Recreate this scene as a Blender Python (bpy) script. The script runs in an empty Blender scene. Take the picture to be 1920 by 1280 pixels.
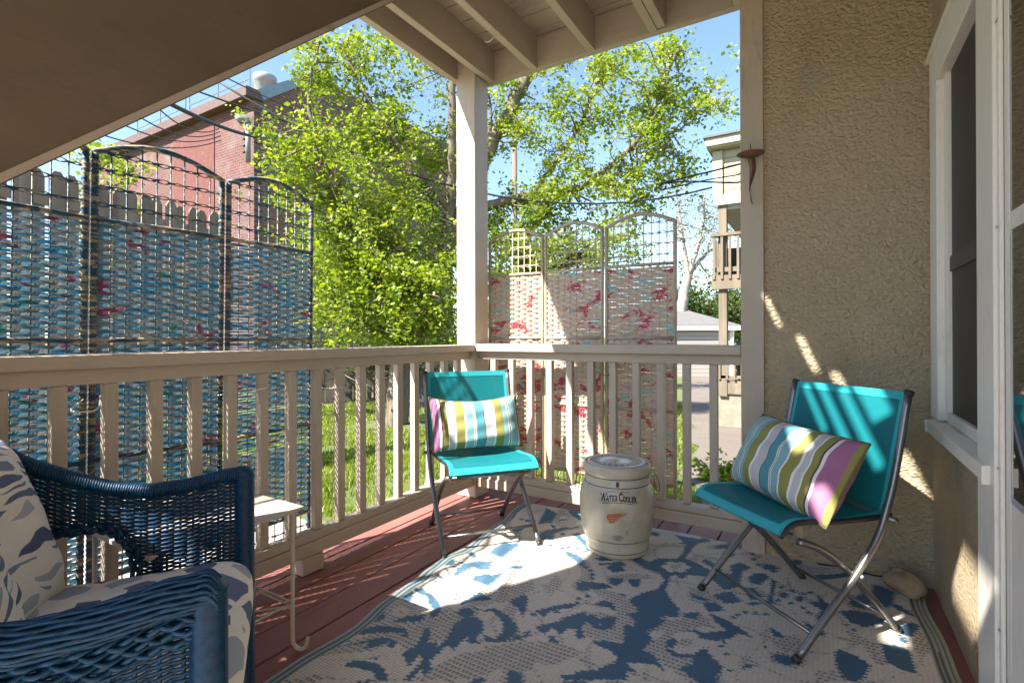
import bpy, math, random
import numpy as np
from mathutils import Vector, Matrix
R = math.radians
random.seed(7); rng = np.random.default_rng(7)
sc = bpy.context.scene
col = sc.collection

# ------------------------------------------------------------------ camera
cam_d = bpy.data.cameras.new("camera"); cam = bpy.data.objects.new("camera", cam_d); col.objects.link(cam)
YAW, PITCH, ROLL = 0.545841, 0.00236779, -0.00275471
CAMH = 0.96
fv = Vector((-math.sin(YAW)*math.cos(PITCH), math.cos(YAW)*math.cos(PITCH), math.sin(PITCH)))
rv = Vector((math.cos(YAW), math.sin(YAW), 0)); uv = rv.cross(fv)
r2 = rv*math.cos(ROLL) + uv*math.sin(ROLL); u2 = -rv*math.sin(ROLL) + uv*math.cos(ROLL)
cam.matrix_world = Matrix(((r2.x, u2.x, -fv.x, 0), (r2.y, u2.y, -fv.y, 0), (r2.z, u2.z, -fv.z, CAMH), (0, 0, 0, 1)))
cam_d.sensor_width = 36; cam_d.lens = 957.37/1920*36; cam_d.shift_y = -(640-628.58)/1920
cam_d.clip_start = 0.02; cam_d.clip_end = 2000
sc.camera = cam

# ------------------------------------------------------------------ sky, sun, exposure
SUN = Vector((0.42, 0.86, -1.0)).normalized()          # direction the light travels
el = math.asin(-SUN.z); az = math.atan2(-SUN.x, -SUN.y)
w = bpy.data.worlds.new("World"); sc.world = w; w.use_nodes = True
nt = w.node_tree
sky = nt.nodes.new('ShaderNodeTexSky'); sky.sky_type = 'NISHITA'; sky.sun_disc = False
sky.sun_elevation = el; sky.sun_rotation = az; sky.air_density = 1.0; sky.dust_density = 0.4; sky.ozone_density = 2.5
nt.links.new(sky.outputs[0], nt.nodes['Background'].inputs[0]); nt.nodes['Background'].inputs[1].default_value = 0.052
sd = bpy.data.lights.new("sun", 'SUN'); sd.energy = 2.8; sd.angle = R(0.6); sd.color = (1, 0.94, 0.84)
so = bpy.data.objects.new("sun", sd); col.objects.link(so)
so.rotation_euler = SUN.to_track_quat('-Z', 'Y').to_euler()
sc.view_settings.view_transform = 'Standard'; sc.view_settings.look = 'None'
sc.view_settings.exposure = 2.85; sc.view_settings.gamma = 1
sc.cycles.max_bounces = 10; sc.cycles.transparent_max_bounces = 16

# ------------------------------------------------------------------ helpers
class MB:
    def __init__(s): s.v = []; s.f = []
    def add(s, vs, fs):
        n = len(s.v); s.v += [tuple(p) for p in vs]; s.f += [tuple(i+n for i in f) for f in fs]
    def box(s, x0, y0, z0, x1, y1, z1):
        s.add([(x0,y0,z0),(x1,y0,z0),(x1,y1,z0),(x0,y1,z0),(x0,y0,z1),(x1,y0,z1),(x1,y1,z1),(x0,y1,z1)],
              [(0,3,2,1),(4,5,6,7),(0,1,5,4),(1,2,6,5),(2,3,7,6),(3,0,4,7)]); return s
    def beam(s, a, b, wd, th, up=(0,0,1)):
        a = Vector(a); b = Vector(b); d = (b-a).normalized(); sd_ = d.cross(Vector(up))
        if sd_.length < 1e-4: sd_ = d.cross(Vector((1,0,0)))
        sd_.normalize(); u_ = sd_.cross(d)
        vs = []
        for p in (a, b):
            for i, j in ((-1,-1),(1,-1),(1,1),(-1,1)): vs.append(p + sd_*i*wd/2 + u_*j*th/2)
        s.add(vs, [(0,3,2,1),(4,5,6,7),(0,1,5,4),(1,2,6,5),(2,3,7,6),(3,0,4,7)]); return s
    def tube(s, pts, r, n=6, caps=True):
        P = [Vector(p) for p in pts]; m = len(P)
        rs = r if isinstance(r, (list, tuple)) else [r]*m
        ref = Vector((0,0,1)) if abs((P[-1]-P[0]).normalized().z) < .9 else Vector((1,0,0))
        vs = []; prev = None
        for i, p in enumerate(P):
            t = (P[min(i+1,m-1)] - P[max(i-1,0)])
            t = t.normalized() if t.length > 1e-9 else Vector((0,0,1))
            a_ = prev if prev is not None else ref
            nn = a_ - t*a_.dot(t)
            if nn.length < 1e-5: nn = t.orthogonal()
            nn.normalize(); prev = nn; bb = t.cross(nn)
            for k in range(n):
                an = 2*math.pi*k/n; vs.append(p + (nn*math.cos(an)+bb*math.sin(an))*rs[i])
        fs = [(i*n+k, i*n+(k+1)%n, (i+1)*n+(k+1)%n, (i+1)*n+k) for i in range(m-1) for k in range(n)]
        if caps: fs += [tuple(range(n-1,-1,-1)), tuple((m-1)*n+k for k in range(n))]
        s.add(vs, fs); return s
    def lathe(s, prof, n=32, c=(0,0,0)):
        m = len(prof)
        vs = [(c[0]+r*math.cos(2*math.pi*k/n), c[1]+r*math.sin(2*math.pi*k/n), c[2]+z) for r, z in prof for k in range(n)]
        s.add(vs, [(i*n+k, i*n+(k+1)%n, (i+1)*n+(k+1)%n, (i+1)*n+k) for i in range(m-1) for k in range(n)])
        return s
    def grid(s, fn, nu, nv):
        s.add([fn(i/nu, j/nv) for j in range(nv+1) for i in range(nu+1)],
              [(j*(nu+1)+i, j*(nu+1)+i+1, (j+1)*(nu+1)+i+1, (j+1)*(nu+1)+i) for j in range(nv) for i in range(nu)])
        return s
    def prism(s, poly, axis, a, b):   # poly in the other two coordinates, in order
        n = len(poly)
        def mk(p, t): return (t,p[0],p[1]) if axis=='x' else ((p[0],t,p[1]) if axis=='y' else (p[0],p[1],t))
        s.add([mk(p,a) for p in poly]+[mk(p,b) for p in poly],
              [tuple(range(n)), tuple(range(2*n-1,n-1,-1))]+[(i,(i+1)%n,n+(i+1)%n,n+i) for i in range(n)])
        return s
    def build(s, name, m, parent=None, smooth=False, bevel=0, local=False, fix=False):
        me = bpy.data.meshes.new(name); vs = s.v
        if parent is not None and not local:
            L = parent['_w'] if '_w' in parent else (0,0,0)
            vs = [(x-L[0], y-L[1], z-L[2]) for x, y, z in vs]
        me.from_pydata(vs, [], s.f); me.materials.append(m)
        if fix:
            import bmesh
            bm = bmesh.new(); bm.from_mesh(me); bmesh.ops.recalc_face_normals(bm, faces=bm.faces); bm.to_mesh(me); bm.free()
        if smooth: me.polygons.foreach_set('use_smooth', [True]*len(me.polygons))
        o = bpy.data.objects.new(name, me); col.objects.link(o)
        if parent is not None:
            o.parent = parent; L = parent['_w'] if '_w' in parent else (0,0,0); o['_w'] = list(L)
        if bevel:
            b = o.modifiers.new('bevel','BEVEL'); b.width = bevel; b.segments = 2; b.limit_method = 'ANGLE'; b.angle_limit = R(40)
        return o
def tag(o, label=None, cat=None, group=None, kind=None):
    if label: o['label'] = label
    if cat: o['category'] = cat
    if group: o['group'] = group
    if kind: o['kind'] = kind
    return o
def thing(name, label, cat, loc=(0,0,0), rz=0, group=None):
    o = bpy.data.objects.new(name, None); col.objects.link(o); o.location = loc; o.rotation_euler = (0,0,rz)
    o.empty_display_size = .1
    o['_w'] = list(loc) if rz == 0 else [0,0,0]
    return tag(o, label, cat, group)
def copy_tree(o, parent=None):
    c = o.copy(); col.objects.link(c); c.parent = parent
    for ch in list(o.children): copy_tree(ch, c)
    return c
def spline(pts, n=8):
    P = [Vector(p) for p in pts]; P = [P[0]*2-P[1]] + P + [P[-1]*2-P[-2]]; out = []
    for i in range(1, len(P)-2):
        for k in range(n):
            t = k/n; a, b, c, d = P[i-1:i+3]
            out.append(.5*((2*b)+(c-a)*t+(2*a-5*b+4*c-d)*t*t+(3*b-a-3*c+d)*t**3))
    out.append(P[-2]); return out

# ------------------------------------------------------------------ materials
class NM:
    def __init__(s, name):
        s.m = bpy.data.materials.new(name); s.m.use_nodes = True; s.t = s.m.node_tree; s.b = s.t.nodes['Principled BSDF']
        s.tc = s.t.nodes.new('ShaderNodeTexCoord')
    def n(s, ty, **kw):
        nd = s.t.nodes.new(ty)
        for k, v in kw.items():
            if k in nd.inputs: nd.inputs[k].default_value = v
            else: setattr(nd, k, v)
        return nd
    def l(s, a, b): s.t.links.new(a, b)
    def vec(s, scale=(1,1,1), src='Object', rot=(0,0,0)):
        mp = s.n('ShaderNodeMapping'); mp.inputs['Scale'].default_value = scale; mp.inputs['Rotation'].default_value = rot
        s.l(s.tc.outputs[src], mp.inputs['Vector']); return mp.outputs['Vector']
    def noise(s, scale, vec=None, detail=4, rough=.55, dist=0):
        nd = s.n('ShaderNodeTexNoise'); nd.inputs['Scale'].default_value = scale; nd.inputs['Detail'].default_value = detail
        nd.inputs['Roughness'].default_value = rough; nd.inputs['Distortion'].default_value = dist
        s.l(vec if vec is not None else s.tc.outputs['Object'], nd.inputs['Vector']); return nd.outputs['Fac']
    def ramp(s, fac, stops, interp='LINEAR'):
        nd = s.n('ShaderNodeValToRGB'); cr = nd.color_ramp; cr.interpolation = interp
        while len(cr.elements) < len(stops): cr.elements.new(.5)
        for e, (p, c) in zip(cr.elements, stops): e.position = p; e.color = (*c, 1) if len(c) == 3 else c
        s.l(fac, nd.inputs['Fac']); return nd.outputs['Color']
    def mix(s, a, b, fac, mode='MIX'):
        nd = s.n('ShaderNodeMix'); nd.data_type = 'RGBA'; nd.blend_type = mode
        for sock, v in ((nd.inputs[0], fac), (nd.inputs[6], a), (nd.inputs[7], b)):
            if hasattr(v, 'links') or hasattr(v, 'is_linked'): s.l(v, sock)
            elif isinstance(v, tuple): sock.default_value = (*v, 1) if len(v) == 3 else v
            else: sock.default_value = v
        return nd.outputs[2]
    def math(s, op, a, b=0.0):
        nd = s.n('ShaderNodeMath'); nd.operation = op
        for i, v in ((0,a),(1,b)):
            if hasattr(v, 'is_linked'): s.l(v, nd.inputs[i])
            else: nd.inputs[i].default_value = v
        return nd.outputs[0]
    def bump(s, h, strength=.3, dist=.01):
        nd = s.n('ShaderNodeBump'); nd.inputs['Strength'].default_value = strength; nd.inputs['Distance'].default_value = dist
        s.l(h, nd.inputs['Height']); s.l(nd.outputs['Normal'], s.b.inputs['Normal']); return nd
    def color(s, c):
        if isinstance(c, tuple): s.b.inputs['Base Color'].default_value = (*c, 1)
        else: s.l(c, s.b.inputs['Base Color'])
        return s
    def set(s, **kw):
        for k, v in kw.items(): s.b.inputs[k.replace('_',' ')].default_value = v
        return s
def dk(c, k): return tuple(x*k for x in c)
def painted(name, c, rough=.55, var=.12, bump=.15, grain=(1,1,1), dirt=(.10,.07,.05), dirtamt=.0):
    N = NM(name); f = N.noise(6, N.vec(grain)); f2 = N.noise(60, N.vec(grain), 6)
    c1 = N.ramp(f, [(.3, dk(c, 1-var)), (.7, dk(c, 1+var))])
    c2 = N.mix(c1, dk(c, .8), N.ramp(f2, [(.55,(0,0,0)),(.75,(.5,.5,.5))]))
    if dirtamt:
        f3 = N.noise(9, N.vec(grain), 8, .7); c2 = N.mix(c2, dirt, N.ramp(f3, [(.62-dirtamt*.1,(0,0,0)),(.7,(dirtamt,)*3)]))
    N.color(c2).set(Roughness=rough); N.bump(f2, bump, .003); return N.m
M = {}
TAN = (.44,.365,.285)
M['tan'] = painted('tan_paint', TAN, .5, .08, .25, (1,1,.25), dirtamt=.35)
M['tan_x'] = painted('tan_paint_x', TAN, .5, .08, .25, (.2,1,1), dirtamt=.3)
M['tan_y'] = painted('tan_paint_y', TAN, .5, .08, .25, (1,.2,1), dirtamt=.3)
M['ceil'] = painted('ceiling_paint', (.42,.345,.265), .55, .08, .2, (.3,1,1), dirtamt=.35)
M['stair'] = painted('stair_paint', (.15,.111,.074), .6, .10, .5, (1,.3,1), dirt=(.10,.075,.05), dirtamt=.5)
M['white'] = painted('white_trim', (.76,.70,.62), .4, .04, .12, (1,1,.3), dirt=(.4,.37,.33), dirtamt=.35)
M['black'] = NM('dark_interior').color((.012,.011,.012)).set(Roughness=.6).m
# stucco
N = NM('stucco'); v = N.vec((1,1,1.25))
vo = N.n('ShaderNodeTexVoronoi'); vo.feature = 'SMOOTH_F1'; vo.inputs['Scale'].default_value = 75
nz = N.n('ShaderNodeTexNoise'); nz.inputs['Scale'].default_value = 22; N.l(v, nz.inputs['Vector'])
N.l(N.mix(v, nz.outputs['Color'], .03), vo.inputs['Vector'])
n1 = N.noise(55, v, 8, .7, .6); n2 = N.noise(150, v, 4, .6)
h = N.math('ADD', N.math('MULTIPLY', vo.outputs['Distance'], -.8), N.math('ADD', N.math('MULTIPLY', n1, 1.1), N.math('MULTIPLY', n2, .25)))
big = N.noise(1.6, None, 3)
c = N.ramp(big, [(.3,(.74,.57,.355)), (.7,(.84,.665,.44))])
c = N.mix(c, (.42,.31,.19), N.ramp(n1, [(.28,(.8,.8,.8)),(.44,(0,0,0))]))
st_ = N.noise(2.6, N.vec((1,1,.5)), 6, .7); c = N.mix(c, (.55,.41,.25), N.ramp(st_, [(.54,(0,0,0)),(.74,(.55,.55,.55))])); c = N.mix(c, (.62,.56,.40), N.ramp(N.noise(5, None, 3), [(.58,(0,0,0)),(.7,(.5,.5,.5))]))
N.color(c).set(Roughness=.92); N.bump(h, 1.0, .034); M['stucco'] = N.m
# deck boards
N = NM('deck_paint'); v = N.vec((1,.15,1)); f = N.noise(30, v, 8, .7); g = N.noise(3)
c = N.ramp(g, [(.3,(.235,.085,.07)),(.7,(.29,.115,.095))])
c = N.mix(c, (.12,.055,.045), N.ramp(f, [(.3,(.8,.8,.8)),(.45,(0,0,0))]))
c = N.mix(c, (.36,.24,.21), N.ramp(N.noise(45, None, 5, .8), [(.64,(0,0,0)),(.72,(.5,.5,.5))]))
N.color(c).set(Roughness=.6); N.bump(f, .3, .004); M['deck'] = N.m
# metals
M['gun'] = painted('gunmetal', (.20,.195,.19), .32, .12, .05); M['gun'].node_tree.nodes['Principled BSDF'].inputs['Metallic'].default_value = .75
M['plastic'] = NM('black_plastic').color((.02,.02,.022)).set(Roughness=.45).m
M['iron'] = painted('black_iron', (.03,.027,.025), .6, .3, .3)
M['rust'] = painted('rusty_iron', (.13,.065,.045), .85, .5, .8, dirt=(.28,.12,.05), dirtamt=.8)
M['drum'] = painted('dull_white_drum', (.30,.30,.29), .6, .1)
M['pipe'] = painted('weathered_pipe', (.20,.20,.20), .6, .2, .2)
M['galv'] = painted('galvanised', (.5,.51,.52), .35, .1, .05)
M['galv'].node_tree.nodes['Principled BSDF'].inputs['Metallic'].default_value = .5
M['whitemetal'] = painted('chipped_white_metal', (.50,.45,.38), .45, .06, .2, dirt=(.22,.13,.08), dirtamt=.6)
# sling fabric
N = NM('teal_mesh_fabric'); v = N.vec((1,1,1))
wv = N.n('ShaderNodeTexWave'); wv.inputs['Scale'].default_value = 160; wv.bands_direction = 'Y'; N.l(v, wv.inputs['Vector'])
f = N.noise(400, v, 2)
N.color(N.ramp(f, [(.3,(.0,.17,.205)),(.7,(.008,.245,.28))])).set(Roughness=.55); N.bump(f, .3, .001)
tr = N.n('ShaderNodeBsdfTranslucent'); tr.inputs['Color'].default_value = (.01,.45,.5,1)
tp = N.n('ShaderNodeBsdfTransparent'); m1 = N.n('ShaderNodeMixShader'); m1.inputs[0].default_value = .35
m2 = N.n('ShaderNodeMixShader'); m2.inputs[0].default_value = .09
out = N.t.nodes['Material Output']
N.l(N.b.outputs[0], m1.inputs[1]); N.l(tr.outputs[0], m1.inputs[2]); N.l(m1.outputs[0], m2.inputs[1]); N.l(tp.outputs[0], m2.inputs[2]); N.l(m2.outputs[0], out.inputs['Surface'])
M['teal'] = N.m
M['teal_hem'] = NM('teal_hem').color((.015,.33,.37)).set(Roughness=.6).m
# striped pillow (stripes along local x, -0.5..0.5 in generated coords)
def stripes():
    N = NM('striped_canvas')
    W=(.72,.70,.66); OL=(.25,.235,.06); MG=(.33,.13,.25); GY=(.47,.46,.47); BL=(.20,.38,.42); TE=(.07,.26,.31); PU=(.13,.035,.08); BR=(.20,.14,.05)
    seq = [(.03,OL),(.085,MG),(.02,W),(.012,PU),(.05,OL),(.012,W),(.05,GY),(.02,W),(.085,OL),(.014,W),(.075,BL),(.01,W),(.008,OL),(.01,W),(.085,TE),(.008,PU),(.09,GY),(.02,W),(.085,OL),(.055,BL),(.01,W),(.012,BR),(.01,W),(.08,BL),(.014,W),(.05,OL),(.04,PU)]
    tot = sum(a for a,_ in seq); sx = N.n('ShaderNodeSeparateXYZ'); N.l(N.tc.outputs['Object'], sx.inputs[0])
    x = N.math('ADD', N.math('DIVIDE', sx.outputs[0], .50), .5)
    p = 0; st = []
    for a, c_ in seq: st.append((p, c_)); p += a/tot
    st1, st2 = st[:14], st[14:]
    cut = st2[0][0]
    a = N.ramp(x, st1, 'CONSTANT'); b = N.ramp(x, [(0,st2[0][1])]+st2[1:], 'CONSTANT')
    c_ = N.mix(a, b, N.math('GREATER_THAN', x, cut))
    f = N.noise(350, None, 3); c_ = N.mix(c_, (.05,.05,.05), N.ramp(f, [(.5,(0,0,0)),(.8,(.25,.25,.25))]))
    N.color(c_).set(Roughness=.85); N.bump(f, .3, .0015); return N.m
M['stripes'] = stripes(); M['piping'] = painted('dark_piping', (.14,.12,.05), .8)
# cushion print
def printed(scale=(9,7,16), rot=(0,0,0)):
    N = NM('navy_print_canvas'); f0 = N.n('ShaderNodeTexNoise'); f0.inputs['Scale'].default_value = 5; N.l(N.tc.outputs['Object'], f0.inputs['Vector'])
    base = N.mix(N.tc.outputs['Object'], f0.outputs['Color'], .10)
    mp = N.n('ShaderNodeMapping'); mp.inputs['Scale'].default_value = scale; mp.inputs['Rotation'].default_value = rot; N.l(base, mp.inputs['Vector'])
    ed = N.n('ShaderNodeTexVoronoi'); ed.feature = 'DISTANCE_TO_EDGE'; ed.inputs['Scale'].default_value = 1.6; ed.inputs['Randomness'].default_value = .8
    ce = N.n('ShaderNodeTexVoronoi'); ce.inputs['Scale'].default_value = 1.6; ce.inputs['Randomness'].default_value = .8
    N.l(mp.outputs[0], ed.inputs['Vector']); N.l(mp.outputs[0], ce.inputs['Vector'])
    sh = N.n('ShaderNodeSeparateColor'); N.l(ce.outputs['Color'], sh.inputs[0])
    nav = N.ramp(sh.outputs[0], [(0,(.07,.09,.17)),(.35,(.13,.16,.24)),(.6,(.30,.33,.38)),(1,(.42,.44,.46))])
    cr = N.ramp(ed.outputs['Distance'], [(.14,(1,1,1)),(.155,(0,0,0))])
    f = N.noise(300, None, 3); c_ = N.mix(nav, (.76,.70,.60), cr)
    c_ = N.mix(c_, (.3,.28,.26), N.ramp(N.noise(8), [(.5,(0,0,0)),(.8,(.25,.25,.25))]))
    N.color(c_).set(Roughness=.9); N.bump(f, .25, .0015); return N.m
M['print'] = printed(); M['print2'] = printed((4.2,6,25), (0,R(14),0)); M['print3'] = printed((4.6,6,24), (0,R(-25),0))
# wicker
N = NM('blue_wicker'); f = N.noise(90, None, 3)
N.color(N.ramp(f, [(.3,(.001,.020,.058)),(.7,(.002,.048,.12))])).set(Roughness=.45); N.b.inputs['Specular IOR Level'].default_value = .35; M['wicker'] = N.m
# screens
def splash(name, base, stops, streak, tr_=.25, stretch=(1,1,5), r0_=.62):
    N = NM(name); v = N.vec(stretch)
    f = N.noise(streak, v, 8, .7, .6)
    c = N.ramp(f, stops)
    s1 = N.noise(9, N.vec((1,1,1.6)), 4, .6, .5); s2 = N.noise(11, N.vec((1,1,1.8), rot=(1,.5,.3)), 4, .6, .8); s3 = N.noise(13, N.vec((1,1,1.5), rot=(.3,2,1)), 3, .5, .3)
    c = N.mix(c, base[0], N.ramp(s1, [(r0_,(0,0,0)),(r0_+.015,(.9,.9,.9))]))
    c = N.mix(c, base[1], N.ramp(s2, [(r0_+.015,(0,0,0)),(r0_+.03,(.9,.9,.9))]))
    c = N.mix(c, base[2], N.ramp(s3, [(.67,(0,0,0)),(.68,(.8,.8,.8))]))
    N.color(c).set(Roughness=.6); N.bump(f, .4, .002)
    if tr_:
        t = N.n('ShaderNodeBsdfTranslucent'); N.l(c, t.inputs[0]); mx = N.n('ShaderNodeMixShader'); mx.inputs[0].default_value = tr_
        o = N.t.nodes['Material Output']; N.l(N.b.outputs[0], mx.inputs[1]); N.l(t.outputs[0], mx.inputs[2]); N.l(mx.outputs[0], o.inputs['Surface'])
    return N.m
M['weaveL'] = splash('blue_splash_weave', ((.13,.015,.05),(.005,.085,.07),(.05,.05,.13)),
    [(.32,(.003,.025,.05)),(.40,(.004,.085,.17)),(.47,(.012,.16,.27)),(.505,(.06,.09,.10)),(.54,(.33,.27,.20)),(.575,(.03,.05,.07)),(.62,(.015,.11,.18)),(.69,(.40,.34,.26))], 9, .35, (1,1,20))
M['frameL'] = splash('blue_splash_frame', ((.13,.015,.05),(.005,.05,.06),(.34,.27,.17)),
    [(.35,(.004,.025,.05)),(.47,(.008,.075,.14)),(.51,(.03,.04,.05)),(.55,(.36,.29,.19))], 10, 0, (1,1,7), .70)
M['weaveR'] = splash('crimson_splash_weave', ((.45,.02,.06),(.28,.50,.48),(.35,.03,.09)),
    [(.3,(.44,.34,.26)),(.45,(.56,.46,.36)),(.56,(.58,.38,.34)),(.62,(.60,.51,.41))], 7, .3, (1,1,3), .575)
M['frameR'] = splash('tan_splash_frame', ((.40,.03,.07),(.35,.5,.48),(.4,.33,.25)),
    [(.3,(.36,.285,.21)),(.6,(.48,.39,.30)),(.75,(.52,.44,.35))], 14, 0, (1,1,.8), .70)
# crock
N = NM('stoneware_glaze'); f = N.noise(10, None, 5); sp = N.noise(160, None, 2)
c = N.ramp(f, [(.3,(.40,.37,.28)),(.55,(.50,.475,.385)),(.75,(.56,.54,.46))])
c = N.mix(c, (.15,.10,.05), N.ramp(sp, [(.74,(0,0,0)),(.78,(.5,.5,.5))]))
N.color(c).set(Roughness=.18); N.bump(f, .08, .004); M['crock'] = N.m
M['crockblue'] = NM('cobalt_line').color((.015,.022,.065)).set(Roughness=.3).m
M['crockred'] = painted('iron_red', (.40,.11,.04), .4, .4)
N = NM('pressed_glass_lid'); N.color((.50,.48,.41)).set(Roughness=.12, IOR=1.5); N.b.inputs['Transmission Weight'].default_value = .15; M['lid'] = N.m
# glass
N = NM('window_glass'); N.color((.015,.015,.017)).set(Roughness=.03, IOR=1.5); N.b.inputs['Coat Weight'].default_value = .6; M['glass'] = N.m
N = NM('window_screen'); f = N.noise(40, N.vec((1,1,.05))); N.color(N.ramp(f, [(.3,(.018,.015,.016)),(.7,(.034,.028,.028))])).set(Roughness=.5); M['screenmesh'] = N.m
# stone
N = NM('river_rock'); f = N.noise(18, None, 8, .7); N.color(N.ramp(f, [(.3,(.24,.16,.095)),(.7,(.42,.31,.20))])).set(Roughness=.85); N.bump(f, .6, .01); M['rock'] = N.m
# brick
def brick(name, c1, c2, mort, axis, sc_=1.0):
    N = NM(name); sx = N.n('ShaderNodeSeparateXYZ'); N.l(N.tc.outputs['Object'], sx.inputs[0])
    cb = N.n('ShaderNodeCombineXYZ'); N.l(sx.outputs[0 if axis=='x' else 1], cb.inputs[0]); N.l(sx.outputs[2], cb.inputs[1])
    b = N.n('ShaderNodeTexBrick'); N.l(cb.outputs[0], b.inputs['Vector']); b.inputs['Scale'].default_value = sc_
    b.inputs['Brick Width'].default_value = .27; b.inputs['Row Height'].default_value = .10; b.inputs['Mortar Size'].default_value = .011
    b.inputs['Color1'].default_value = (*c1,1); b.inputs['Color2'].default_value = (*c2,1); b.inputs['Mortar'].default_value = (*mort,1)
    f = N.noise(.8, None, 6, .7); c = N.mix(b.outputs['Color'], (.16,.135,.125), N.ramp(f, [(.50,(0,0,0)),(.66,(.7,.7,.7))]))
    f2 = N.noise(3, None, 4); c = N.mix(c, (.08,.05,.045), N.ramp(f2, [(.6,(0,0,0)),(.8,(.5,.5,.5))]))
    N.color(c).set(Roughness=.9); N.bump(b.outputs['Fac'], -.4, .02); return N.m
M['brick_lit'] = brick('painted_red_brick', (.125,.042,.036), (.085,.028,.026), (.16,.10,.088), 'x')
M['brick_side'] = brick('old_brown_brick', (.20,.09,.055), (.11,.055,.04), (.22,.17,.13), 'y')
M['redpaint'] = painted('red_painted_block', (.12,.034,.028), .85, .15, .3, dirt=(.25,.2,.1), dirtamt=.5)
M['coping'] = painted('brown_coping', (.10,.055,.045), .6, .2)
M['bluecap'] = painted('grey_metal_coping', (.20,.25,.30), .4, .1)
# siding, shingles, old wood
def siding(name, c, pitch=.12):
    N = NM(name); sx = N.n('ShaderNodeSeparateXYZ'); N.l(N.tc.outputs['Object'], sx.inputs[0])
    fr = N.math('FRACT', N.math('DIVIDE', sx.outputs[2], pitch))
    c_ = N.mix(c, dk(c,.35), N.ramp(fr, [(.0,(1,1,1)),(.09,(1,1,1)),(.12,(0,0,0))]))
    N.color(c_).set(Roughness=.6); N.bump(fr, .6, .02); return N.m
M['siding'] = siding('cream_siding', (.32,.29,.20), .14); M['siding2'] = siding('grey_siding', (.34,.31,.285), .2)
N = NM('shingles'); f = N.noise(6, N.vec((1,1,6)), 5, .8); N.color(N.ramp(f, [(.3,(.10,.095,.095)),(.7,(.15,.145,.145))])).set(Roughness=.95); M['shingle'] = N.m
M['cream'] = painted('cream_trim', (.36,.33,.24), .6, .1, .1)
M['oldwood'] = painted('weathered_wood', (.15,.12,.085), .85, .3, .6, (1,1,.12), dirt=(.09,.07,.05), dirtamt=.8)
M['picket'] = painted('grey_picket_wood', (.16,.14,.115), .9, .35, .6, (1,1,.08), dirt=(.08,.075,.07), dirtamt=.8)
M['darkwall'] = painted('dark_stained_boards', (.06,.045,.035), .9, .4, .4, (1,1,.3))
M['concrete'] = painted('concrete', (.20,.185,.14), .9, .15, .3)
M['bin'] = painted('dark_plastic', (.03,.03,.033), .5, .2)
# ground
N = NM('lawn_soil'); f = N.noise(2.2, None, 8, .75); f2 = N.noise(30, None, 5, .7)
c = N.ramp(f, [(.35,(.075,.10,.02)),(.5,(.11,.15,.03)),(.62,(.16,.13,.075))]); c = N.mix(c, (.05,.07,.015), N.ramp(f2, [(.4,(.6,.6,.6)),(.6,(0,0,0))]))
N.color(c).set(Roughness=1); N.bump(f2, .6, .03); M['soil'] = N.m
N = NM('gravelly_concrete'); f = N.noise(60, None, 5, .8); g = N.noise(1.5)
c = N.ramp(f, [(.35,(.09,.072,.06)),(.6,(.18,.15,.125)),(.75,(.28,.245,.21))]); c = N.mix(c, (.12,.09,.07), N.ramp(g, [(.4,(0,0,0)),(.7,(.5,.5,.5))]))
N.color(c).set(Roughness=.95); N.bump(f, .5, .006); M['drive'] = N.m
N = NM('pale_gravel_concrete'); f = N.noise(60, None, 5, .8)
N.color(N.ramp(f, [(.35,(.28,.245,.21)),(.6,(.44,.40,.35)),(.75,(.52,.49,.44))])).set(Roughness=.95); N.bump(f, .5, .006); M['path'] = N.m
def leafy(name, c1, c2, tl=.45, scale=1.2):
    N = NM(name); f = N.noise(scale, N.vec(src='Object')); oi = N.n('ShaderNodeNewGeometry')
    c = N.ramp(N.math('ADD', N.math('MULTIPLY', f, .6), N.math('MULTIPLY', oi.outputs['Random Per Island'], .4)), [(.3,c1),(.7,c2)])
    N.color(c).set(Roughness=.5); t = N.n('ShaderNodeBsdfTranslucent'); N.l(N.mix(c, (1.6,1.5,.7), 1, 'MULTIPLY'), t.inputs[0])
    mx = N.n('ShaderNodeMixShader'); mx.inputs[0].default_value = tl; o = N.t.nodes['Material Output']
    N.l(N.b.outputs[0], mx.inputs[1]); N.l(t.outputs[0], mx.inputs[2]); N.l(mx.outputs[0], o.inputs['Surface']); return N.m
M['leaf'] = leafy('spring_leaves', (.085,.155,.009), (.29,.36,.028)); M['leafdark'] = leafy('green_leaves', (.03,.06,.008), (.10,.15,.02))
M['leafpale'] = leafy('pale_buds', (.12,.14,.05), (.22,.23,.10)); M['blade'] = leafy('grass_blades', (.09,.14,.016), (.24,.29,.04), .35, 2)
N = NM('bark'); f = N.noise(10, N.vec((1,1,.15)), 8, .7, .5); N.color(N.ramp(f, [(.3,(.07,.055,.04)),(.7,(.26,.21,.15))])).set(Roughness=.95); N.bump(f, 1, .04); M['bark'] = N.m
M['twig'] = painted('twig_bark', (.15,.12,.09), .9, .3); M['greybark'] = painted('grey_bark', (.27,.24,.21), .9, .3)
M['wire'] = NM('cable_black').color((.025,.024,.026)).set(Roughness=.6).m
M['string'] = NM('white_string').color((.7,.68,.62)).set(Roughness=.8).m

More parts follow.
